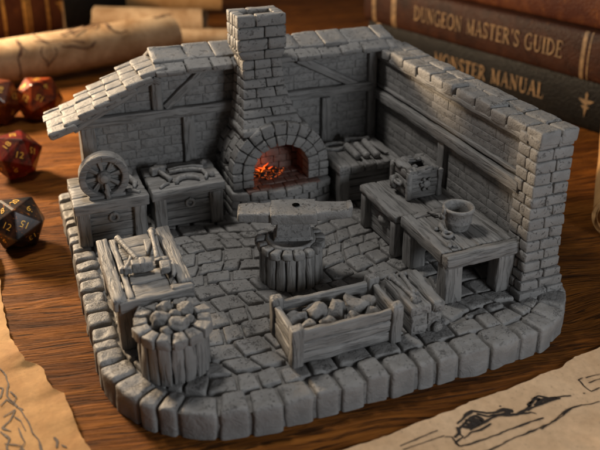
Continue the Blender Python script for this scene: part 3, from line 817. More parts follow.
for i in range(8):
    a = 2*PI*i/8+.18; c = np.array((math.cos(a), math.sin(a), 0)); q = M3@np.array((0, 0, 1.))
    MB().beam(M3@(c*.2)+wc, M3@(c*.88)+wc, .13, .3, q, w2=.26, r=.04, seg=.2, amp=.015).build('spoke', M_WOOD, wh)
m = MB(); m.lathe([(.001, -.3), (.3, -.3), (.33, -.2), (.33, .3), (.3, .36), (.22, .37), (.2, .44), (.16, .47), (.001, .48)], 24, wc, MW, .02); m.build('hub', M_IRON, wh)
m = MB(); m.beam(wc+np.array((.02, -.5, -.2)), (wc[0]+.05, wc[1]-.52, 3.5), .16, .16, (0, 1, 0), r=.05, seg=.15, amp=.03); m.rock(wc+np.array((.03, -.5, -.62)), (.15, .13, .15), .1, 2); m.rock((wc[0]+.05, wc[1]-.52, 3.6), (.17, .15, .12), .1, 2); m.build('support_strut', M_IRON, wh)
m = MB(); m.box(wc[0]-.85, wc[0]+.9, wc[1]-.42, wc[1]+.45, 3.45, 3.66, r=.06, seg=.2, amp=.03, chip=.1); m.build('cradle', M_WOOD, wh)

# corner table bars
zb2 = 3.5
for i, (p, q, lab) in enumerate((((15.2, 15.25), (15.1, 13.5), 'leftmost of the round metal bars on the corner table'), ((15.75, 15.2), (15.62, 13.45), 'second metal bar from the left on the corner table'), ((16.35, 15.4), (16.15, 13.3), 'longest metal bar on the corner table'))):
    m = MB(); p3, q3 = np.array((*p, zb2+.18)), np.array((*q, zb2+.18)); m.tube([p3, p3*.96+q3*.04, p3*.5+q3*.5, p3*.04+q3*.96, q3], [.15, .19, .2, .2, .15], 12, .02)
    tag(m.build('metal_bar', M_IRON, origin=(*(np.array(p)+np.array(q))/2, zb2)), lab, 'metal bar', 'bars on the corner table')
m = MB(); m.tube(arc_pts((14.6, 15.5), .55, .2, 5.4, 14, zb2+.1, 1.1, .8), .1, 8, .02)
tag(m.build('iron_hoop', M_IRON, origin=(14.6, 15.5, zb2)), 'open iron hoop at the left back of the corner table', 'hoop')
hammer('small hammer lying behind the bars on the corner table', (16.9, 15.9), (15.6, 16.15), .3, .6, .3, zb2+.1)
tag(MB().beam((16.75, 15.4, zb2+.08), (16.9, 13.6, zb2+.08), .26, .16, r=.05, seg=.2, amp=.03).build('flat_bar', M_IRON, origin=(16.8, 14.5, zb2)), 'flat iron bar at the right side of the corner table', 'metal bar')

# open chest on the bench
ch = thing('open_chest', 'square wooden box with open broken lid and iron fitting on the long bench', 'chest', (16.2, 9.3, 3.42))
cx0, cx1, cy0, cy1, cz0, cz1 = 15.35, 17.0, 8.5, 10.1, 3.42, 4.82
m = MB()
for k in range(3):
    h = (cz1-cz0)/3
    for q in ((cx0, cx1, cy0, cy0+.16), (cx0, cx1, cy1-.16, cy1), (cx0, cx0+.16, cy0+.17, cy1-.17), (cx1-.16, cx1, cy0+.17, cy1-.17)): m.box(*q, cz0+k*h+.01, cz0+(k+1)*h-.02, r=.05, seg=.2, amp=.03, chip=.08)
m.box(cx0+.05, cx1-.05, cy0+.05, cy1-.05, cz0, cz0+.5, r=.02, seg=1, amp=0)
m.build('box_body', M_WOOD, ch)
m = MB()
for q in ((cx0-.05, cx0+.5, cy0-.05, cy1+.05), (cx1-.42, cx1+.05, cy0-.05, cy1+.05), (cx0+.45, cx1-.4, cy0-.05, cy0+.42), (cx0+.45, cx1-.4, cy1-.4, cy1+.05)): m.box(*q, cz1-.1, cz1+.12, r=.06, seg=.13, amp=.10, sc=2.2, jit=.07, chip=.3)
for (x, y, s_) in ((15.9, 8.95, .17), (16.5, 9.0, .15), (15.85, 9.6, .16), (16.5, 9.65, .18), (15.5, 8.7, .14), (16.85, 9.9, .15), (16.2, 10.0, .14)): m.rock((x, y, cz1+.1), (s_, s_*.9, s_*.7), .3, 2)
m.build('broken_lid', M_WOOD, ch)
for (x, y) in ((cx0, cy0), (cx1, cy0), (cx0, cy1), (cx1, cy1)): MB().box(x-.13, x+.13, y-.13, y+.13, cz0, cz1+.02, r=.05, seg=.2, amp=.03, chip=.08).build('corner_strap', M_IRON, ch)
m = MB(); m.lathe([(.001, 0), (.2, 0), (.2, .12), (.1, .16), (.001, .17)], 12, ((cx0+cx1)/2+.1, cy0-.0, 4.15), Matrix.Rotation(PI/2, 4, 'X'))
for i in range(6): a = i*PI/3; m.rock(((cx0+cx1)/2+.1+.28*math.cos(a), cy0-.08, 4.15+.28*math.sin(a)), (.12, .1, .12), .1, 2)
m.build('iron_boss', M_IRON, ch)
m = MB(); m.rock((cx0-.2, cy1-.5, 4.0), (.26, .32, .42), .2, 2); m.tube(arc_pts((cx0-.18, 9.25), .28, 0, 2*PI, 14, 4.1, .4, 1.), .08, 8); m.build('side_handle', M_IRON, ch)

# bucket on the side table
pc = (15.95, 5.15, 3.5)
bu = thing('bucket', 'round open bucket with rolled rim and lugs on the table by the pillar', 'bucket', pc)
m = MB(); m.lathe([(r_*.84, z_*.84) for r_, z_ in ((.5, .02), (.56, .03), (.6, .1), (.68, .4), (.72, .46), (.74, .5), (.74, .6), (.72, .66), (.74, .9), (.76, 1.08), (.83, 1.14), (.85, 1.22), (.82, 1.3), (.74, 1.31), (.68, 1.27), (.64, 1.1), (.56, .5), (.5, .18), (.001, .16))], 36, pc, None, .012); m.build('body', M_IRON, bu)
for a in (PI*.98, .35):
    m = MB(); x, y = pc[0]+.70*math.cos(a), pc[1]+.70*math.sin(a); m.rock((x, y, pc[2]+.95), (.15, .14, .18), .1, 2); m.rock((x+.04*math.cos(a), y, pc[2]+.7), (.11, .11, .15), .1, 2); m.build('lug', M_IRON, bu)
m = MB(); m.tube([(15.35, 5.6, 3.62), (15.2, 5.3, 3.66), (15.1, 5.0, 3.66), (15.15, 4.75, 3.64)], [.1, .13, .12, .09], 8, .03); m.tube(arc_pts((15.12, 4.62), .2, 0, 2*PI, 12, 3.62), .08, 8); m.rock((14.95, 5.25, 3.62), (.14, .12, .12), .2, 2)
tag(m.build('iron_clasp', M_IRON, origin=(15.15, 5.0, 3.5)), 'knobbed iron clasp lying left of the bucket', 'clasp')
m = MB(); m.tube([(15.5, 6.75, 3.6), (15.55, 6.45, 3.62), (15.75, 6.35, 3.6), (15.65, 6.1, 3.6)], [.07, .09, .09, .06], 8, .02); m.rock((15.5, 6.8, 3.6), (.15, .13, .12), .2, 2)
tag(m.build('iron_hook', M_IRON, origin=(15.6, 6.5, 3.5)), 'small iron hook lying behind the bucket', 'hook')
m = MB()
for (x, y, s) in ((14.75, 3.85, .16), (14.95, 3.78, .13), (14.85, 4.0, .12)): m.rock((x, y, 3.56), (s, s, s*.6), .2, 2)
tag(m.build('iron_clump', M_IRON, origin=(14.85, 3.9, 3.5)), 'flat clump of iron at the front left corner of the bucket table', 'scrap iron')

# anvil stump and anvil ---------------------------------------------------
sc_ = np.array((9.02, 7.75)); st = thing('anvil_stump', 'round staved block with stone ring under the anvil', 'stump', (*sc_, H))
m = MB(); n = 18
for i in range(n):
    a0, a1 = 2*PI*i/n+.022, 2*PI*(i+1)/n-.022; C = []
    for a in (a0, a1):
        for r_ in (1.05, 1.40+random.uniform(-.03, .03)):
            for z, fl in ((H-.08, .05), (2.82, 0)): C.append((sc_[0]+(r_+fl)*math.cos(a), sc_[1]+(r_+fl)*math.sin(a), z))
    m.hexa(C, r=.07, seg=.25, amp=.03, chip=.06)
m.build('stave', M_WOOD, st)
st.children[0].name = 'staves'
m = MB(); n = 17
for i in range(n):
    a0, a1 = 2*PI*i/n+.025, 2*PI*(i+1)/n-.025; C = []
    for a in (a0, a1):
        for r_ in (1.1, 1.56+random.uniform(-.03, .04)):
            for z in (2.72+random.uniform(-.04, .04), 3.12+random.uniform(-.03, .03)): C.append((sc_[0]+r_*math.cos(a), sc_[1]+r_*math.sin(a), z))
    m.hexa(C, r=.1, seg=.2, amp=.035, chip=.08)
m.build('rim_stones', M_STONE, st)
m = MB(); m.lathe([(1.12, 2.6), (1.12, 3.1), (1.08, 3.16), (.98, 3.17), (.94, 3.12), (.001, 3.12)], 40, (*sc_, 0), None, .006); m.build('top_disc', M_IRON, st)
an = thing('anvil', 'grey anvil with two flat arms and a square hole on the staved stump', 'anvil', (*sc_, 3.12))
ang = math.radians(-19); e = np.array((math.cos(ang), math.sin(ang), 0)); f = np.array((-e[1], e[0], 0)); o = np.array((sc_[0]+.17, sc_[1]+.10, .1))
def frus(m, l0, w0, z0, l1, w1, z1, sh0=0, sh1=0, **k):
    C = []
    for sx in (-1, 1):
        for sy in (-1, 1):
            for (l, w, z, sh) in ((l0, w0, z0, sh0), (l1, w1, z1, sh1)): C.append(o+e*(sx*l/2+sh)+f*(sy*w/2)+np.array((0, 0, z)))
    m.hexa(C, **k)
m = MB(); frus(m, 1.62, .95, 3.0, 1.42, .8, 3.9, r=.07, seg=.15, amp=.012); frus(m, 1.85, 1.12, 2.98, 1.66, .98, 3.2, r=.07, seg=.2, amp=.015)
m.build('waist', M_IRON, an)
m = MB()
# block with a square hole: four blocks round the hole would show seams, so a flat black disc on the slab paints the hole's shade
frus(m, 2.0, 1.58, 3.95, 2.05, 1.62, 4.46, r=.09, seg=.13, amp=.035, sc=1.4, chip=.1)
m.build('block', M_PIT, an)
hp = o+e*.12+f*.12
MB().lathe([(.001, 4.575), (.15, 4.58), (.17, 4.585)], 16, (hp[0], hp[1], 0)).build('hardy_hole_shade', M_HOLE, an)
m = MB()
C = [o+e*l+f*s*w+np.array((0, 0, z)) for l, w, zs in ((-.95, .62, (3.95, 4.42)), (-2.42, .50, (4.0, 4.40))) for s in (-1, 1) for z in zs]
m.hexa(C, r=.1, seg=.13, amp=.035, chip=.1); m.build('horn', M_PIT, an)
m = MB()
C = [o+e*l+f*s*w+np.array((0, 0, z)) for l, w, zs in ((.95, .62, (3.95, 4.42)), (2.55, .46, (4.06, 4.48))) for s in (-1, 1) for z in zs]
m.hexa(C, r=.1, seg=.13, amp=.035, chip=.1)
C = [o+e*l+f*s*w+np.array((0, 0, z)) for l, w, zs in ((2.35, .42, (4.3, 4.54)), (2.6, .42, (4.35, 4.62))) for s in (-1, 1) for z in zs]
m.hexa(C, r=.08, seg=.13, amp=.035, chip=.1); m.build('heel', M_PIT, an)

# stone topped tub, lower left ------------------------------------------------
tc_ = np.array((2.75, 3.62)); tu = thing('stone_topped_tub', 'round staved tub ringed with wedge stones at the front left of the floor', 'tub', (*tc_, H))
m = MB(); n = 17
for i in range(n):
    a0, a1 = 2*PI*i/n+.014, 2*PI*(i+1)/n-.014; C = []
    for a in (a0, a1):
        for r_ in (.95, 1.30+random.uniform(-.04, .05)):
            for z, fl in ((H-.08, .02), (2.85, .02)): C.append((tc_[0]+(r_+fl)*math.cos(a), tc_[1]+(r_+fl)*math.sin(a), z))
    m.hexa(C, r=.07, seg=.22, amp=.04, chip=.08)
m.build('staves', M_WOOD, tu)
m = MB(); n = 14
for i in range(n):
    a0, a1 = 2*PI*i/n+.022, 2*PI*(i+1)/n-.022; C = []
    for a in (a0, a1):
        for r_ in (.92, 1.5+random.uniform(-.06, .06)):
            for z in (2.78+random.uniform(-.05, .03), (3.20 if r_ > 1 else 3.24)+random.uniform(-.04, .04)): C.append((tc_[0]+r_*math.cos(a), tc_[1]+r_*math.sin(a), z))
    m.hexa(C, r=.075, seg=.13, amp=.045, sc=1.6, chip=.07)
m.lathe([(.95, 2.6), (.95, 2.86), (.001, 2.88)], 20, (*tc_, 0))
m.build('rim_stones', M_PIT, tu)
for (x, y, s, z, lab) in ((2.28, 3.62, .40, .30, 'largest rounded lump at the left of the pile on the tub'), (2.92, 3.15, .40, .30, 'smooth round lump at the front of the pile on the tub'), (2.62, 4.28, .34, .25, 'flattened lump at the back of the pile on the tub'), (3.35, 3.98, .36, .28, 'angular lump at the right back of the pile on the tub'), (2.38, 2.95, .26, .2, 'low lump at the front left of the pile on the tub'), (2.88, 3.75, .24, .32, 'small lump in the middle of the pile on the tub'), (3.35, 3.4, .22, .2, 'smallest lump at the right of the pile on the tub')):
    tag(MB().rock((x, y, 2.93+z), (s*1.0, s*.94, s*.8), .3, 3, 1.8, planes=6).build('stone_lump', M_PIT, origin=(x, y, 3.0)), lab, 'stone lump', 'lumps piled on the tub')

# crate with ore -----------------------------------------------------------------
cr = thing('ore_crate', 'long plank crate with corner posts, filled with rocks at the front', 'crate', (9.0, 2.9, H))
x0, x1, y0, y1, z1 = 6.72, 11.35, 1.62, 4.1, 2.72
m = MB()
for k in range(3):
    h = (z1-H-.05)/3; za, zb_ = H+.02+k*h+.01, H+.02+(k+1)*h-.015
    m.box(x0+.1, x1-.1, y0+.08, y0+.3, za, zb_, r=.05, seg=.25, amp=.04, chip=.09, jit=.015)
m.build('front_board', M_WOOD, cr)
m = MB()
for k in range(3): m.box(x0+.1, x1-.1, y1-.3, y1-.08, H+.02+k*.48, H+.02+(k+1)*.48-.02, r=.05, seg=.25, amp=.04, chip=.09)
m.build('rear_board', M_WOOD, cr)
for xx in (x0+.06, x1-.3):
    m = MB()
    for k in range(2): m.box(xx, xx+.24, y0+.3, y1-.3, H+.02+k*.72, H+.02+(k+1)*.72-.02, r=.05, seg=.22, amp=.04, chip=.09)
    m.build('end_board', M_WOOD, cr)
for xx in (x0, x1-.46):
    for yy in (y0-.06, y1-.4): MB().box(xx, xx+.5, yy, yy+.46, H-.04, z1+.16, r=.08, seg=.16, amp=.045, chip=.12, jit=.02).build('corner_post', M_WOOD, cr)
MB().box(x0+.2, x1-.2, y0+.2, y1-.2, H, H+.5, r=.02, seg=1, amp=0).build('bottom', M_WOOD, cr)
RK = [(7.55, 3.1, .42, 'low split rock at the left end of the crate'), (8.3, 3.25, .50, 'second rock from the left in the crate'), (9.1, 2.95, .52, 'wide flat faced rock at the middle of the crate'), (9.95, 3.1, .56, 'tallest pale rock right of the middle in the crate'), (10.55, 3.05, .4, 'dark rock at the right end of the crate'), (8.6, 2.4, .38, 'rock against the front board of the crate, left of the middle'), (9.6, 2.35, .36, 'rock against the front board of the crate, right of the middle'), (7.7, 2.4, .36, 'small rock in the front left corner of the crate'), (10.4, 2.4, .36, 'small rock in the front right corner of the crate')]
for (x, y, s, lab) in RK:
    tag(MB().rock((x, y, 2.12+s*.35), (s*1.05, s*.95, s*.85), .45, 3, 1.6).build('ore_rock', M_PIT, origin=(x, y, 1.8)), lab, 'rock', 'rocks in the crate')
m = MB()
# wood bundle chest beside the crate
bb = thing('lidded_chest', 'small weathered chest with plank lid right of the rock crate', 'chest', (12.55, 2.9, H))
m = MB(); m.box(11.85, 12.55, 1.74, 4.05, H-.02, 2.1, r=.06, seg=.16, amp=.03, chip=.08, jit=.01); m.box(12.58, 13.25, 1.72, 4.05, H-.02, 2.1, r=.06, seg=.16, amp=.03, chip=.08, jit=.01); m.build('body', M_WOOD, bb)
m = MB(); m.box(11.8, 12.72, 1.72, 4.12, 2.06, 2.5, r=.07, seg=.15, amp=.04, chip=.1, jit=.02); m.box(12.76, 13.3, 1.66, 4.1, 2.02, 2.56, r=.08, seg=.15, amp=.05, chip=.12, jit=.03); m.build('lid', M_WOOD, bb)
m = MB(); m.rock((12.95, 1.62, 1.42), (.26, .22, .24), .2, 2); m.box(11.95, 12.6, 1.7, 1.9, 1.36, 1.62, r=.07, seg=.15, amp=.04); m.build('clasp', M_IRON, bb)
def bone(label, a, b, r):
    m = MB(); a, b = np.array((*a, 2.6)), np.array((*b, 2.58)); d = (b-a)/np.linalg.norm(b-a); s = np.array((-d[1], d[0], 0))
    m.tube([a, a*.8+b*.2, a*.5+b*.5, a*.2+b*.8, b], [r*1.3, r*.95, r*.8, r*.95, r*1.3], 10, .02)
    for q in (a, b):
        for sg in (-1, 1): m.rock(q+s*sg*r*.9, (r*1.35,)*3, .1, 2)
    tag(m.build('bone', M_IRON, origin=((a+b)/2)), label, 'bone', 'bones on the chest lid')
bone('long bone along the left of the chest lid', (12.05, 3.95), (12.22, 2.15), .11)
bone('shorter bone crossing the middle of the chest lid', (12.58, 3.95), (12.36, 2.5), .1)

# ------------------------------------------------------------------ dice
def icosa():
    p = (1+5**.5)/2
    V = np.array([(-1, p, 0), (1, p, 0), (-1, -p, 0), (1, -p, 0), (0, -1, p), (0, 1, p), (0, -1, -p), (0, 1, -p), (p, 0, -1), (p, 0, 1), (-p, 0, -1), (-p, 0, 1)])
    F = [(0, 11, 5), (0, 5, 1), (0, 1, 7), (0, 7, 10), (0, 10, 11), (1, 5, 9), (5, 11, 4), (11, 10, 2), (10, 7, 6), (7, 1, 8), (3, 9, 4), (3, 4, 2), (3, 2, 6), (3, 6, 8), (3, 8, 9), (4, 9, 5), (2, 4, 11), (6, 2, 10), (8, 6, 7), (9, 8, 1)]
    return V/np.linalg.norm(V[0]), F
def text_mesh(s, size):
    cu = bpy.data.curves.new('numeral_text', 'FONT'); cu.body = s; cu.size = size; cu.align_x = 'CENTER'; cu.align_y = 'CENTER'
    ob = bpy.data.objects.new('numeral_text', cu); COL.objects.link(ob); bpy.context.view_layer.update()
    me = bpy.data.meshes.new_from_object(ob.evaluated_get(bpy.context.evaluated_depsgraph_get()))
    V = np.array([v.co[:] for v in me.vertices]); F = [tuple(p.vertices) for p in me.polygons]
    bpy.data.objects.remove(ob); bpy.data.curves.remove(cu); bpy.data.meshes.remove(me); return V, F
NUMS = {}
def die(label, c, R, mat, yaw):
    import bmesh
    V, F = icosa()
    f0 = V[list(F[0])].mean(0); f0 /= np.linalg.norm(f0)
    q = Vector(f0).rotation_difference(Vector((0, 0, 1))); M = np.array((Matrix.Rotation(yaw, 3, 'Z') @ q.to_matrix()))
    V = V@M.T*R
    d = thing('twenty_sided_die', label, 'die', (c[0], c[1], 0), 'twenty sided dice at the left')
    zc = -V[:, 2].min()+.02; V = V+np.array((c[0], c[1], zc))
    bm = bmesh.new(); vs = [bm.verts.new(v) for v in V]; [bm.faces.new([vs[i] for i in f]) for f in F]
    bmesh.ops.bevel(bm, geom=list(bm.edges)+list(bm.verts), offset=R*.045, segments=2, affect='EDGES', profile=.6)
    bm.normal_update(); bm.verts.ensure_lookup_table(); bm.verts.index_update()
    W = np.array([v.co[:] for v in bm.verts]); FF = [tuple(v.index for v in f.verts) for f in bm.faces]; bm.free()
    MB().add(W, FF).build('body', mat, d, smooth=False, origin=(c[0], c[1], zc))
    cc = np.array((c[0], c[1], zc)); order = [20, 8, 14, 2, 18, 16, 6, 12, 4, 10, 1, 13, 7, 19, 3, 5, 15, 9, 17, 11]
    for k, f in enumerate(F):
        s = str(order[k])+('.' if order[k] in (6, 9) else '')
        if s not in NUMS: NUMS[s] = text_mesh(s, 1.)
        TV, TF = NUMS[s]; P = V[list(f)]; ctr = P.mean(0); n_ = (ctr-cc)/np.linalg.norm(ctr-cc)
        up = P[0]-ctr; up /= np.linalg.norm(up); rt = np.cross(up, n_)
        MB().add(ctr+n_*.015+(TV[:, :1]*rt+TV[:, 1:2]*up)*R*.33, TF).build('numeral', M_NUM, d, smooth=False)
    return d
die('black twenty sided die with gold numbers, nearest on the left', (-2.25, 17.4), 1.5, mat_die('smoky_black_resin', (.006, .006, .008), (.05, .022, .012), .0), .55)
die('deep red twenty sided die behind the black one', (-1.95, 26.4), 1.65, mat_die('deep_red_resin', (.20, .014, .008), (.03, .004, .004), .25), 1.2)
die('amber and red mottled twenty sided die nearest the map', (.1, 36.4), 1.85, mat_die('amber_red_resin', (.30, .05, .008), (.035, .006, .004), .35), .3)
die('brown twenty sided die cut off by the left picture edge', (-2.75, 36.6), 1.95, mat_die('brown_resin', (.14, .035, .012), (.05, .012, .006), .2), 2.0)

# ------------------------------------------------------------------ parchments
def sheet(name, label, cat, poly_edge, far, mat, lift, seed, n=90, m=70, group=None):
    """poly_edge: ragged edge as polyline; far: opposite edge; the sheet is the ruled surface between them"""
    E1, _ = resample(poly_edge, np.linalg.norm(np.diff(np.array(poly_edge), axis=0), axis=1).sum()/n*.999)
    E1 = E1[:n+1]; n1 = len(E1)
    E2 = np.array([np.array(far[0])+(np.array(far[1])-np.array(far[0]))*i/(n1-1) for i in range(n1)])
    jag = np.stack([fbm(np.c_[E1, np.zeros(n1)], 2.2, seed), fbm(np.c_[E1, np.ones(n1)], 2.2, seed+5)], 1)*.06
    E1 = E1+jag
    V = []
    for j in range(m+1):
        u = (j/m)**1.6; row = E1*(1-u)+E2*u
        dist = np.linalg.norm(row-E1, axis=1)
        p3 = np.c_[row, np.full(n1, seed)]
        z = .035+np.maximum(0, lift*np.exp(-dist*1.5)*(.5+.9*fbm(np.c_[E1*.55, np.full(n1, seed)], 1, seed)))+.05*(fbm(p3, .45, seed)+.6)*np.minimum(1, dist)+.012*(fbm(p3, 2., seed+3)+1)
        V.append(np.c_[row, z])
    V = np.concatenate(V); F = []
    for j in range(m):
        for i in range(n1-1): F.append((j*n1+i, j*n1+i+1, (j+1)*n1+i+1, (j+1)*n1+i))
    # thickness
    N = len(V); V2 = V-np.array((0, 0, .025)); F += [tuple(N+a for a in f[::-1]) for f in F]
    for i in range(n1-1): F.append((i, N+i, N+i+1, i+1))
    mbs = MB().add(np.r_[V, V2], F); ob = mbs.build(name, mat, origin=(*V[:, :2].mean(0), 0)); tag(ob, label, cat, group)
    return ob, V
def inkwork(par, V, strokes, mat, name='ink_drawing'):
    from mathutils.kdtree import KDTree
    kd = KDTree(len(V)); [kd.insert(v, i) for i, v in enumerate(V)]; kd.balance()
    m = MB()
    def hz(x, y): return max(V[i][2] for (_, i, d) in kd.find_n((x, y, .05), 4))+.018
    for s, w in strokes:
        P, _ = resample(s, .05); P = P+np.stack([fbm(np.c_[P, np.zeros(len(P))], 1.6, 4), fbm(np.c_[P, np.ones(len(P))], 1.6, 6)], 1)*.05
        if len(P) < 3: continue
        T = np.gradient(P, axis=0); T /= np.linalg.norm(T, axis=1, keepdims=True)+1e-9; Nn = np.c_[-T[:, 1], T[:, 0]]
        ww = w*1.35*(.55+1.1*np.abs(fbm(np.c_[P, np.full(len(P), 2.)], 1.3, 8))); ww[0] *= .3; ww[-1] *= .2
        z = np.array([hz(*p) for p in P]); Vv = np.r_[np.c_[P+Nn*ww[:, None]/2, z], np.c_[P-Nn*ww[:, None]/2, z]]; k = len(P)
        m.add(Vv, [(k+i, k+i+1, i+1, i) for i in range(k-1)])
    return m.build(name, mat, par)
edgeR = [(5.5, -1.95), (7.18, -1.77), (8.22, -1.67), (9.82, -1.57), (11.67, -1.48), (13.68, -1.29), (15.39, -1.13), (16.7, -1.03), (17.22, -1.02), (17.67, -.76), (18.21, -.62), (18.93, -.55), (19.54, -.49), (22.5, -.3)]
ob, V = sheet('drawn_parchment', 'cream parchment with black ink sketches in front of the model', 'parchment', edgeR, [(5.5, -12), (22.5, -12)], M_PAPER, .12, 3)
S = [([(9.24, -2.26), (10.85, -2.13)], .035), ([(9.28, -2.43), (10.74, -2.43), (10.95, -2.42)], .03), ([(11.13, -3.0), (11.15, -2.54), (10.9, -2.49)], .04),
     ([(11.64, -2.09), (12.21, -1.86), (12.55, -1.78), (12.93, -2.06), (13.33, -2.12), (13.66, -2.07), (13.95, -2.28)], .09), ([(11.66, -2.27), (12.07, -2.08), (12.53, -2.03), (12.67, -2.23), (12.36, -2.38), (11.93, -2.29)], .08), ([(11.6, -2.3), (11.9, -2.15), (12.1, -2.3), (12.5, -2.15)], .10), ([(12.6, -1.95), (12.9, -2.2), (13.2, -2.2)], .07),
     ([(11.7, -2.2), (11.5, -2.5), (11.55, -2.66), (11.1, -2.83), (11.18, -3.02), (12.8, -3.07), (14.75, -2.96)], .05), ([(11.9, -2.5), (12.26, -2.42), (13.22, -2.27), (13.96, -2.46), (14.57, -2.34), (15.02, -2.04), (15.29, -1.99), (15.6, -2.27), (16.48, -2.42)], .06), ([(14.6, -2.3), (14.9, -2.15), (15.1, -2.05), (15.2, -2.2), (14.8, -2.35)], .14), ([(14.4, -2.42), (15.2, -2.36), (16.0, -2.4)], .07), ([(15.1, -2.2), (15.45, -2.25), (15.9, -2.33)], .10), ([(14.0, -2.46), (14.5, -2.55), (14.6, -2.7)], .05),
     ([(11.3, -3.45), (12.06, -3.53), (14.0, -3.37), (15.49, -3.16), (16.12, -2.95), (16.7, -2.99), (17.29, -3.03)], .04), ([(14.27, -3.4), (15.77, -3.0), (16.49, -2.96)], .035), ([(17.36, -1.76), (17.33, -2.16), (17.38, -2.48), (17.8, -2.45)], .05), ([(17.3, -1.8), (17.6, -1.74)], .04), ([(17.67, -1.78), (18.35, -1.84), (19.3, -1.9)], .035), ([(17.59, -2.06), (18.14, -2.07), (19, -2.1)], .03), ([(17.0, -2.5), (17.05, -2.46), (17.1, -2.5)], .07), ([(11.75, -2.25), (12.0, -2.4), (12.3, -2.3), (12.6, -2.25)], .13), ([(12.0, -2.05), (12.3, -2.15), (12.5, -2.35)], .09), ([(11.2, -2.6), (11.5, -2.45), (11.6, -2.2)], .09), ([(13.0, -2.2), (13.4, -2.3), (13.8, -2.25)], .08), ([(11.5, -2.75), (11.9, -2.6), (12.3, -2.62), (12.8, -2.5)], .05), ([(13.6, -1.9), (13.64, -1.88), (13.7, -1.9)], .05), ([(9.2, -3.3), (11.2, -3.2)], .025)]
inkwork(ob, V, S, M_INK)
edgeL = [(-3.35, 16.5), (-3.32, 13.13), (-3.3, 11.3), (-3.14, 9.58), (-2.8, 7.67), (-2.56, 7.05), (-2.23, 6.85), (-1.93, 6.28), (-1.8, 5.45), (-1.71, 4.98), (-1.34, 4.73), (-1.26, 4.18), (-1.16, 3.35), (-1.01, 2.44), (-.82, 1.55), (-.2, -1.5)]
ob, V = sheet('torn_parchment', 'amber parchment with ragged torn edge at the lower left', 'parchment', edgeL, [(-14, 16.5), (-14, -1.5)], M_PAPER_W, .22, 8)
S = [([(-3.56, 7.15), (-3.37, 6.62), (-3.27, 5.92), (-3.35, 5.42), (-3.12, 4.92), (-2.89, 4.33), (-2.58, 3.34), (-2.36, 2.17), (-2.1, 1.)], .05), ([(-3.62, 4.91), (-3.36, 5.22), (-3.06, 4.69), (-2.83, 4.4)], .06), ([(-3.51, 4.28), (-3.13, 4.52), (-3.28, 3.99), (-3.59, 3.74), (-3.24, 3.41)], .05), ([(-3.15, 4.13), (-2.92, 3.85), (-2.77, 3.23)], .04), ([(-1.86, 2.5), (-1.76, 2.28), (-1.85, 1.96)], .08), ([(-1.66, 2.06), (-1.5, 1.83)], .05), ([(-3.65, 3.58), (-3.31, 3.08), (-3.45, 2.6), (-3.1, 2.2)], .05), ([(-3.9, 6.2), (-3.5, 5.9), (-3.6, 5.4), (-3.9, 5.2)], .05), ([(-3.2, 5.6), (-3.0, 5.2), (-3.2, 4.8)], .04), ([(-3.0, 3.5), (-2.85, 2.7), (-3.2, 2.1)], .035), ([(-3.5, 2.9), (-3.0, 2.6), (-2.8, 2.0)], .04)]
inkwork(ob, V, S, M_INKB)

# rear map, loosely curled, with brown coast lines
def rear_map():
    n, m = 70, 60; V = []
    for j in range(m+1):
        for i in range(n+1):
            u, v = i/n, j/m
            x = -11+28*u+2.0*v; y = 43.2+v*12.+4.5*u
            x += .25*math.sin(v*9)+.2*math.sin(v*23); y += .3*math.sin(u*11)
            z = .0
            V.append((x, y, z))
    V = np.array(V); V[:, 2] += .03+.02*(fbm(V, .22, 4)+.8)
    F = [(j*(n+1)+i, j*(n+1)+i+1, (j+1)*(n+1)+i+1, (j+1)*(n+1)+i) for j in range(m) for i in range(n)]
    ob = MB().add(V, F).build('old_map', M_PAPER_D, origin=(2, 48, 0)); tag(ob, 'flat stained map sheet under the fat roll at the top left', 'map')
rear_map()
def scroll(name, label, a, b, r, mat, turns=1.7, group=None, flatten=1.):
    a, b = np.array(a, float), np.array(b, float); d = (b-a)/np.linalg.norm(b-a); s = np.cross(d, (0, 0, 1)); s /= np.linalg.norm(s); u = np.array((0, 0, 1.)); n = 64 if turns < 2 else 200; L = 14
    V = []; F = []
    for k in range(L+1):
        c = a+(b-a)*k/L; fray = .12*(vnoise(np.array([[k*1.7, 0, 3.]]))[0])
        for i in range(n+1):
            t_ = i/n; an_ = t_*turns*2*PI-.6; rr = r*(1-(.16*t_ if turns < 2 else .92*t_))*(1+.012*math.sin(k*.9+i*.2))
            e_ = d*(.12*math.sin(an_*2.3+k) if k in (0, L) else 0)
            V.append(c+s*rr*math.cos(an_)+u*rr*math.sin(an_)*flatten+e_)
    for k in range(L):
        for i in range(n): F.append((k*(n+1)+i, k*(n+1)+i+1, (k+1)*(n+1)+i+1, (k+1)*(n+1)+i))
    mbx = MB().add(np.array(V), F)
    if turns > 2:
        for q, sg in ((a, 1), (b, -1)):
            ring = [q+d*sg*(.10+.03*math.sin(5*k))+(s*math.cos(2*PI*k/40)+u*math.sin(2*PI*k/40))*r*.93 for k in range(40)]
            mbx.add(np.array(ring+[q+d*sg*.16]), [(k, (k+1) % 40, 40) for k in range(40)])
    ob = mbx.build(name, mat, origin=((a+b)/2)); return tag(ob, label, 'scroll', group)
ra, rb, rr_ = np.array((-10., 42.9, 2.05)), np.array((12.9, 49.2, 2.05)), 2.0
rm = scroll('rolled_map', 'fat loosely rolled old map with brown coast lines behind the dice', ra, rb, rr_, M_PAPER_D, 1.9)
rm['category'] = 'rolled map'
rd = (rb-ra)/np.linalg.norm(rb-ra); rs = np.cross(rd, (0, 0, 1)); rs /= np.linalg.norm(rs); ru = np.array((0, 0, 1.)); rq = random.Random(9)
M_FADED = mat_plain('faded_brown_ink', (.10, .05, .026), .8, 0, 0, .3)
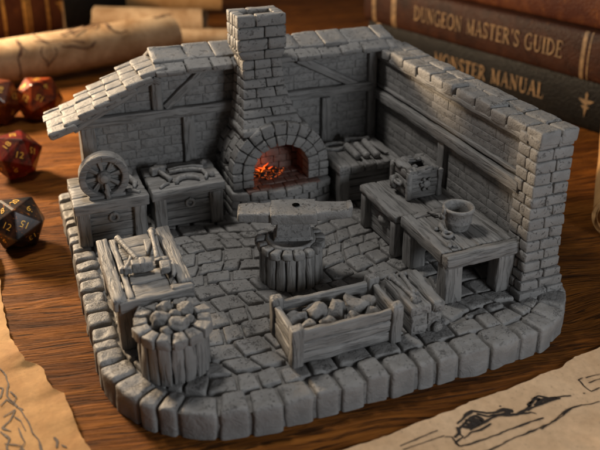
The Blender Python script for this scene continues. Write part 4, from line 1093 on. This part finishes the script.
for k in range(16):
    sx, th, a = rq.uniform(7, 22), rq.uniform(.5, 1.9), rq.uniform(0, 6); pts = [(sx, th)]
    for q in range(rq.randint(4, 8)): a += rq.uniform(-.8, .8); pts.append((pts[-1][0]+.55*math.cos(a), pts[-1][1]+.22*math.sin(a)))
    P_, _ = resample(pts, .08); T_ = np.gradient(P_, axis=0); T_ /= np.linalg.norm(T_, axis=1, keepdims=True)+1e-9
    w_ = rq.uniform(.10, .22)*(.5+np.abs(fbm(np.c_[P_, P_[:, 0]], 1.5, k))); N_ = np.c_[-T_[:, 1], T_[:, 0]*.5]
    f_ = lambda Q: np.array([ra+rd*x+(rs*math.cos(t_)+ru*math.sin(t_))*(rr_*1.025) for x, t_ in Q]); n_ = len(P_)
    MB().add(np.r_[f_(P_+N_*w_[:, None]/2), f_(P_-N_*w_[:, None]/2)], [(n_+i, n_+i+1, i+1, i) for i in range(n_-1)]).build('coast_line', M_FADED, rm)
scroll('rolled_scroll', 'thick cream rolled scroll lying behind the roof', (7.6, 61.6, 1.35), (17.9, 56.0, 1.35), 1.35, M_PAPER_D)
scroll('rolled_scroll', 'slim pale scroll half hidden behind the roof ridge', (9.0, 54.8, .85), (22.5, 49.8, .85), .8, M_PAPER_D)
scroll('rolled_scroll', 'wide dark amber scroll furthest back at the top of the picture', (8.5, 69.6, 1.6), (22.3, 64.9, 1.6), 1.55, M_PAPER_W)
scroll('rolled_scroll', 'rolled parchment with a bright rim at the right picture edge', (26.35, 6.15, 1.4), (36.15, 16.45, 1.4), 1.35, M_PAPER_W, 6)

# ------------------------------------------------------------------ books
def serif(ch):                                   # thick and thin strokes of a roman capital on a unit em; list of polylines (x, y, width)
    T, t = .17, .075
    ser = lambda x, y, w=.17: [((x-w, y), (x+w, y), .06)]
    def arcp(cx, cy, rx, ry, a0, a1, n=14): return [(cx+rx*math.cos(math.radians(a0+(a1-a0)*i/n)), cy+ry*math.sin(math.radians(a0+(a1-a0)*i/n))) for i in range(n+1)]
    stem = lambda x, w=T: [([(x, 0), (x, 1)], w)]
    sr = lambda x, y, w=.16: [([(x-w, y), (x+w, y)], .06)]
    D = {
     'D': (.86, stem(.17)+sr(.13, .03)+sr(.13, .97)+[(arcp(.2, .5, .56, .47, -90, 90), .13)]),
     'U': (.84, [([(.18, 1), (.18, .35)], T), (arcp(.43, .33, .25, .30, 180, 360), .11), ([(.68, .33), (.68, 1)], t)]+sr(.18, .97)+sr(.68, .97, .13)),
     'N': (.88, [([(.16, 0), (.16, 1)], t), ([(.16, .98), (.70, .03)], T), ([(.70, 0), (.70, 1)], t)]+sr(.16, .03, .13)+sr(.13, .97, .13)+sr(.70, .97, .13)),
     'G': (.86, [(arcp(.46, .5, .37, .48, 48, 300), .13), ([(.72, .05), (.72, .44)], T*.85), (arcp(.46, .5, .37, .48, 300, 325), .1)]+sr(.70, .44, .15)),
     'E': (.70, stem(.17)+sr(.13, .03)+[([(.1, .97), (.60, .97)], .07), ([(.1, .03), (.62, .03)], .07), ([(.17, .52), (.48, .52)], .07), ([(.60, .99), (.60, .80)], .06), ([(.62, .01), (.62, .22)], .06), ([(.48, .42), (.48, .62)], .06)]),
     'O': (.90, [(arcp(.45, .5, .37, .48, 0, 360, 26), .13)]),
     'M': (1.02, [([(.16, 0), (.18, 1)], t), ([(.18, .98), (.50, .05)], T), ([(.50, .05), (.82, .98)], t), ([(.83, 0), (.82, 1)], T)]+sr(.16, .03, .12)+sr(.83, .03, .15)+sr(.15, .97, .1)+sr(.86, .97, .12)),
     'A': (.84, [([(.12, 0), (.42, 1)], t), ([(.42, 1), (.72, 0)], T), ([(.22, .36), (.60, .36)], .06)]+sr(.12, .03, .12)+sr(.72, .03, .14)),
     'S': (.62, [([(.50, .78), (.44, .92), (.30, .97), (.16, .90), (.11, .75), (.18, .60), (.32, .50), (.46, .40), (.52, .25), (.46, .10), (.30, .03), (.16, .08), (.10, .24)], .125), ([(.51, .97), (.50, .74)], .05), ([(.09, .03), (.10, .26)], .05)]),
     'T': (.76, [([(.38, 0), (.38, 1)], T), ([(.06, .97), (.70, .97)], .07), ([(.07, .99), (.06, .76)], .06), ([(.69, .99), (.70, .76)], .06)]+sr(.38, .03)),
     'R': (.82, stem(.17)+sr(.13, .03)+sr(.13, .97)+[(arcp(.2, .74, .36, .23, -90, 90), .11), ([(.34, .5), (.70, .03)], T*.9)]+sr(.72, .03, .08)),
     'I': (.36, stem(.18)+sr(.18, .03)+sr(.18, .97)),
     'L': (.68, stem(.17)+sr(.13, .03)+sr(.16, .97)+[([(.1, .03), (.58, .03)], .07), ([(.59, .01), (.60, .26)], .06)]),
     "'": (.26, [([(.14, 1.02), (.11, .72)], .11)]), ' ': (.42, [])}
    return D[ch]
def spine_text(s, height, width, org, ex, ez, nrm, mat, par, small=1.):
    m = MB(); x = 0; adv = []
    for ch in s: adv.append(x); x += serif(ch)[0]+.06
    k = width/x
    for ch, ax in zip(s+' ', adv+[0]):
        if ch == ' ': m.build('spine_lettering', mat, par, smooth=False); m = MB(); continue
        for P, w in serif(ch)[1]:
            P = np.array(P, float); T = np.gradient(P, axis=0); T /= np.linalg.norm(T, axis=1, keepdims=True)+1e-9; Nn = np.c_[-T[:, 1], T[:, 0]]
            A, B = P+Nn*w/2, P-Nn*w/2; f = lambda Q: np.array([org+ex*(q[0]+ax)*k+ez*(q[1]-.5)*height+nrm*.03 for q in Q]); n = len(P)
            off = RNG.uniform(0, .004); m.add(np.r_[f(A), f(B)]+nrm*off, [(n+i, n+i+1, i+1, i) for i in range(n-1)])
def book(label, org, u, L, W, z0, z1, mat, group, lettering=None, bands=(), emblem=None, gold=M_GOLDW, hollow=.06):
    """org: right front foot of the spine; u: unit along the spine; the book extends behind the spine"""
    u = np.array((*u, 0.)); u /= np.linalg.norm(u); nrm = np.array((-u[1], u[0], 0)); nrm = nrm if nrm@np.array((-1, -.6, 0)) > 0 else -nrm; org = np.array((*org, 0.)); up = np.array((0, 0, 1.))
    b = thing('leather_book', label, 'book', tuple(org+u*L/2-nrm*W/2+up*z0), group)
    m = MB()
    def bx(s0, s1, d0, d1, a, c, **k):
        m.hexa([org+u*s-nrm*d+up*z for s in (s0, s1) for d in (d0, d1) for z in (a, c)], **k)
    bx(0, L, .25, W, z0, z0+.22, r=.07, seg=2, amp=.02); bx(0, L, .25, W, z1-.22, z1, r=.07, seg=2, amp=.02)
    # rounded spine
    P = []; nn = 10; ns = 30; h = z1-z0
    for i in range(ns+1):
        for j in range(nn+1):
            a = -PI/2+PI*j/nn; P.append(org+u*L*i/ns+nrm*(.30*math.cos(a))-nrm*.28+up*(z0+h/2+h/2*math.sin(a)**1))
    P = np.array(P); F = [(i*(nn+1)+j, (i+1)*(nn+1)+j, (i+1)*(nn+1)+j+1, i*(nn+1)+j+1) for i in range(ns) for j in range(nn)]
    # flatter profile so that lettering lies on the spine
    m.add(P, F)
    for e in (0, ns): m.add(P[e*(nn+1):(e+1)*(nn+1)], [tuple(range(nn+1))])
    m.build('cover', mat, b)
    MB().hexa([org+u*s-nrm*d+up*z for s in (.3, L-.3) for d in (.3, W-.3) for z in (z0+.2, z1-.2)], r=.02, seg=2, amp=0).build('page_block', M_PAGES, b)
    def surf(s, z): # point on spine
        a = math.asin(max(-1, min(1, (z-(z0+h/2))/(h/2)))); return org+u*s+nrm*(.30*math.cos(a))-nrm*.28+up*z
    for s, w in bands:
        mm = MB(); Q = []
        for j in range(nn+1):
            z = z0+h/2+h/2*math.sin(-PI/2+PI*j/nn)
            for ss in (s-w/2, s+w/2): Q.append(surf(ss, z)+nrm*.025)
        mm.add(np.array(Q), [(2*j, 2*j+1, 2*j+3, 2*j+2) for j in range(nn)]); mm.build('spine_band', gold, b)
    if lettering:
        s, sa, sb, hz, hh = lettering; zc = (z0+z1)/2+hz
        # reading direction runs from the left end (large s) to the right end (small s)
        spine_text(s, hh, abs(sb-sa), org+u*sa+up*zc+nrm*.05, -u, up, nrm, gold, b)
    if emblem is not None:
        mm = MB(); c = org+u*emblem+up*(z0+z1)/2+nrm*.05
        q = lambda pts: mm.add(np.array([c-u*x+up*y+nrm*(.01+RNG.uniform(0, .006)) for x, y in pts]), [tuple(range(len(pts)))])
        q([(-.09, .75), (.09, .75), (.10, -.3), (0, -.95), (-.10, -.3)][::-1]); q([(-.5, .28), (.5, .28), (.62, .42), (.3, .12), (0, .05), (-.3, .12), (-.62, .42)]); q([(-.16, .75), (0, 1.0), (.16, .75), (0, .6)]); q([(-.35, -.1), (0, .02), (.35, -.1), (.15, -.28), (-.15, -.28)])
        mm.build('emblem', gold, b, smooth=False)
    return b
BU = (-.27, .963)
G_ = 'old leather books stacked at the right'
bkA = book("black leather book at the bottom of the right stack, gold title partly hidden", (36.85, 15.8), BU, 26.8, 17, .02, 3.75, M_BOOKB, G_, ("MONSTER MANUAL", 18.4, 7.3, .1, 1.15), ((25.5, .5),), 3.9)
bkB = book("maroon leather book in the middle of the right stack, gold title fully visible", (36.3, 15.3), BU, 27.0, 17, 3.8, 7.2, M_BOOKA, G_, ("DUNGEON MASTER'S GUIDE", 20.7, 6.1, .1, 1.2), ((4.6, .3), (4.15, .1), (25.7, .5), (23.2, .6)))
bkC = book('plain dark brown book on top of the right stack, mostly out of frame', (37.6, 14.3), (-.27, .963), 24, 16, 7.25, 10.6, M_BOOKC, G_)
# left rear books
book('brown leather book with gold ornament on the spine at the top left', (7.0, 63.9), (-.93, -.36), 22, 13, .02, 5.4, M_BOOKC, 'old books at the back left', None, ((.8, .2), (1.5, .12), (4.4, .3), (6.3, .2), (6.8, .5), (9, .3)), 2.9, M_GOLD)
book('dark plain book between the ornamented book and the scrolls', (11.2, 63.6), (-.95, -.31), 7, 9, .02, 3.6, M_BOOKB, 'old books at the back left')

# ------------------------------------------------------------------ light
def area(name, loc, aim, size, power, col, sy=None):
    L = bpy.data.lights.new(name, 'AREA'); L.energy = power; L.color = col; L.size = size
    if sy: L.shape = 'RECTANGLE'; L.size_y = sy
    o = bpy.data.objects.new(name, L); COL.objects.link(o); o.location = loc
    o.rotation_euler = (Vector(aim)-Vector(loc)).to_track_quat('-Z', 'Y').to_euler(); return o
area('warm_key_lamp', (-17, 50, 19), (3, 8, 1), 7, 50000, (1., .76, .50))
area('soft_front_fill', (24, -36, 18), (10, 2, 1), 12, 8800, (.90, .95, 1.))  # unseen cool fill added to light the front faces, not an actual window
area('overhead_lamp', (0, 21, 42), (10, 7, 1), 6.5, 9000, (1., .96, .90))
area('rear_warm_fill', (-26, 64, 30), (2, 40, 0), 9, 11500, (1., .68, .40))  # unseen light added to brighten the map and rear books
P = bpy.data.lights.new('forge_fire', 'POINT'); P.energy = 12; P.color = (1., .19, .03); P.shadow_soft_size = .2
o = bpy.data.objects.new('forge_fire', P); COL.objects.link(o); o.location = (10.2, 15.35, 3.35)
w = bpy.data.worlds.new('World'); SC.world = w; w.use_nodes = True
w.node_tree.nodes['Background'].inputs[0].default_value = (.45, .42, .40, 1); w.node_tree.nodes['Background'].inputs[1].default_value = .12

# ------------------------------------------------------------------ camera
cam = bpy.data.cameras.new('camera'); co = bpy.data.objects.new('camera', cam); COL.objects.link(co); SC.camera = co
p, y = math.radians(21.7), math.radians(21.6)
fwd = Vector((math.sin(y)*math.cos(p), math.cos(y)*math.cos(p), -math.sin(p))); rt = Vector((math.cos(y), -math.sin(y), 0)); up = rt.cross(fwd)
M = Matrix((rt, up, -fwd)).transposed().to_4x4(); M.translation = Vector((-1.56, -20.11, 20.)); co.matrix_world = M
cam.sensor_width = 36; cam.lens = 763/600*36; cam.shift_y = -(225-132)/600; cam.clip_end = 600; cam.clip_start = .5
cam.dof.use_dof = True; cam.dof.focus_distance = 33.8; cam.dof.aperture_fstop = .0458/.36; cam.dof.aperture_blades = 0
SC.view_settings.view_transform = 'Standard'; SC.view_settings.look = 'None'; SC.view_settings.exposure = 0
SC.render.engine = 'CYCLES'; SC.cycles.max_bounces = 6; SC.cycles.use_denoising = True
SC.render.resolution_x = 1024; SC.render.resolution_y = 768
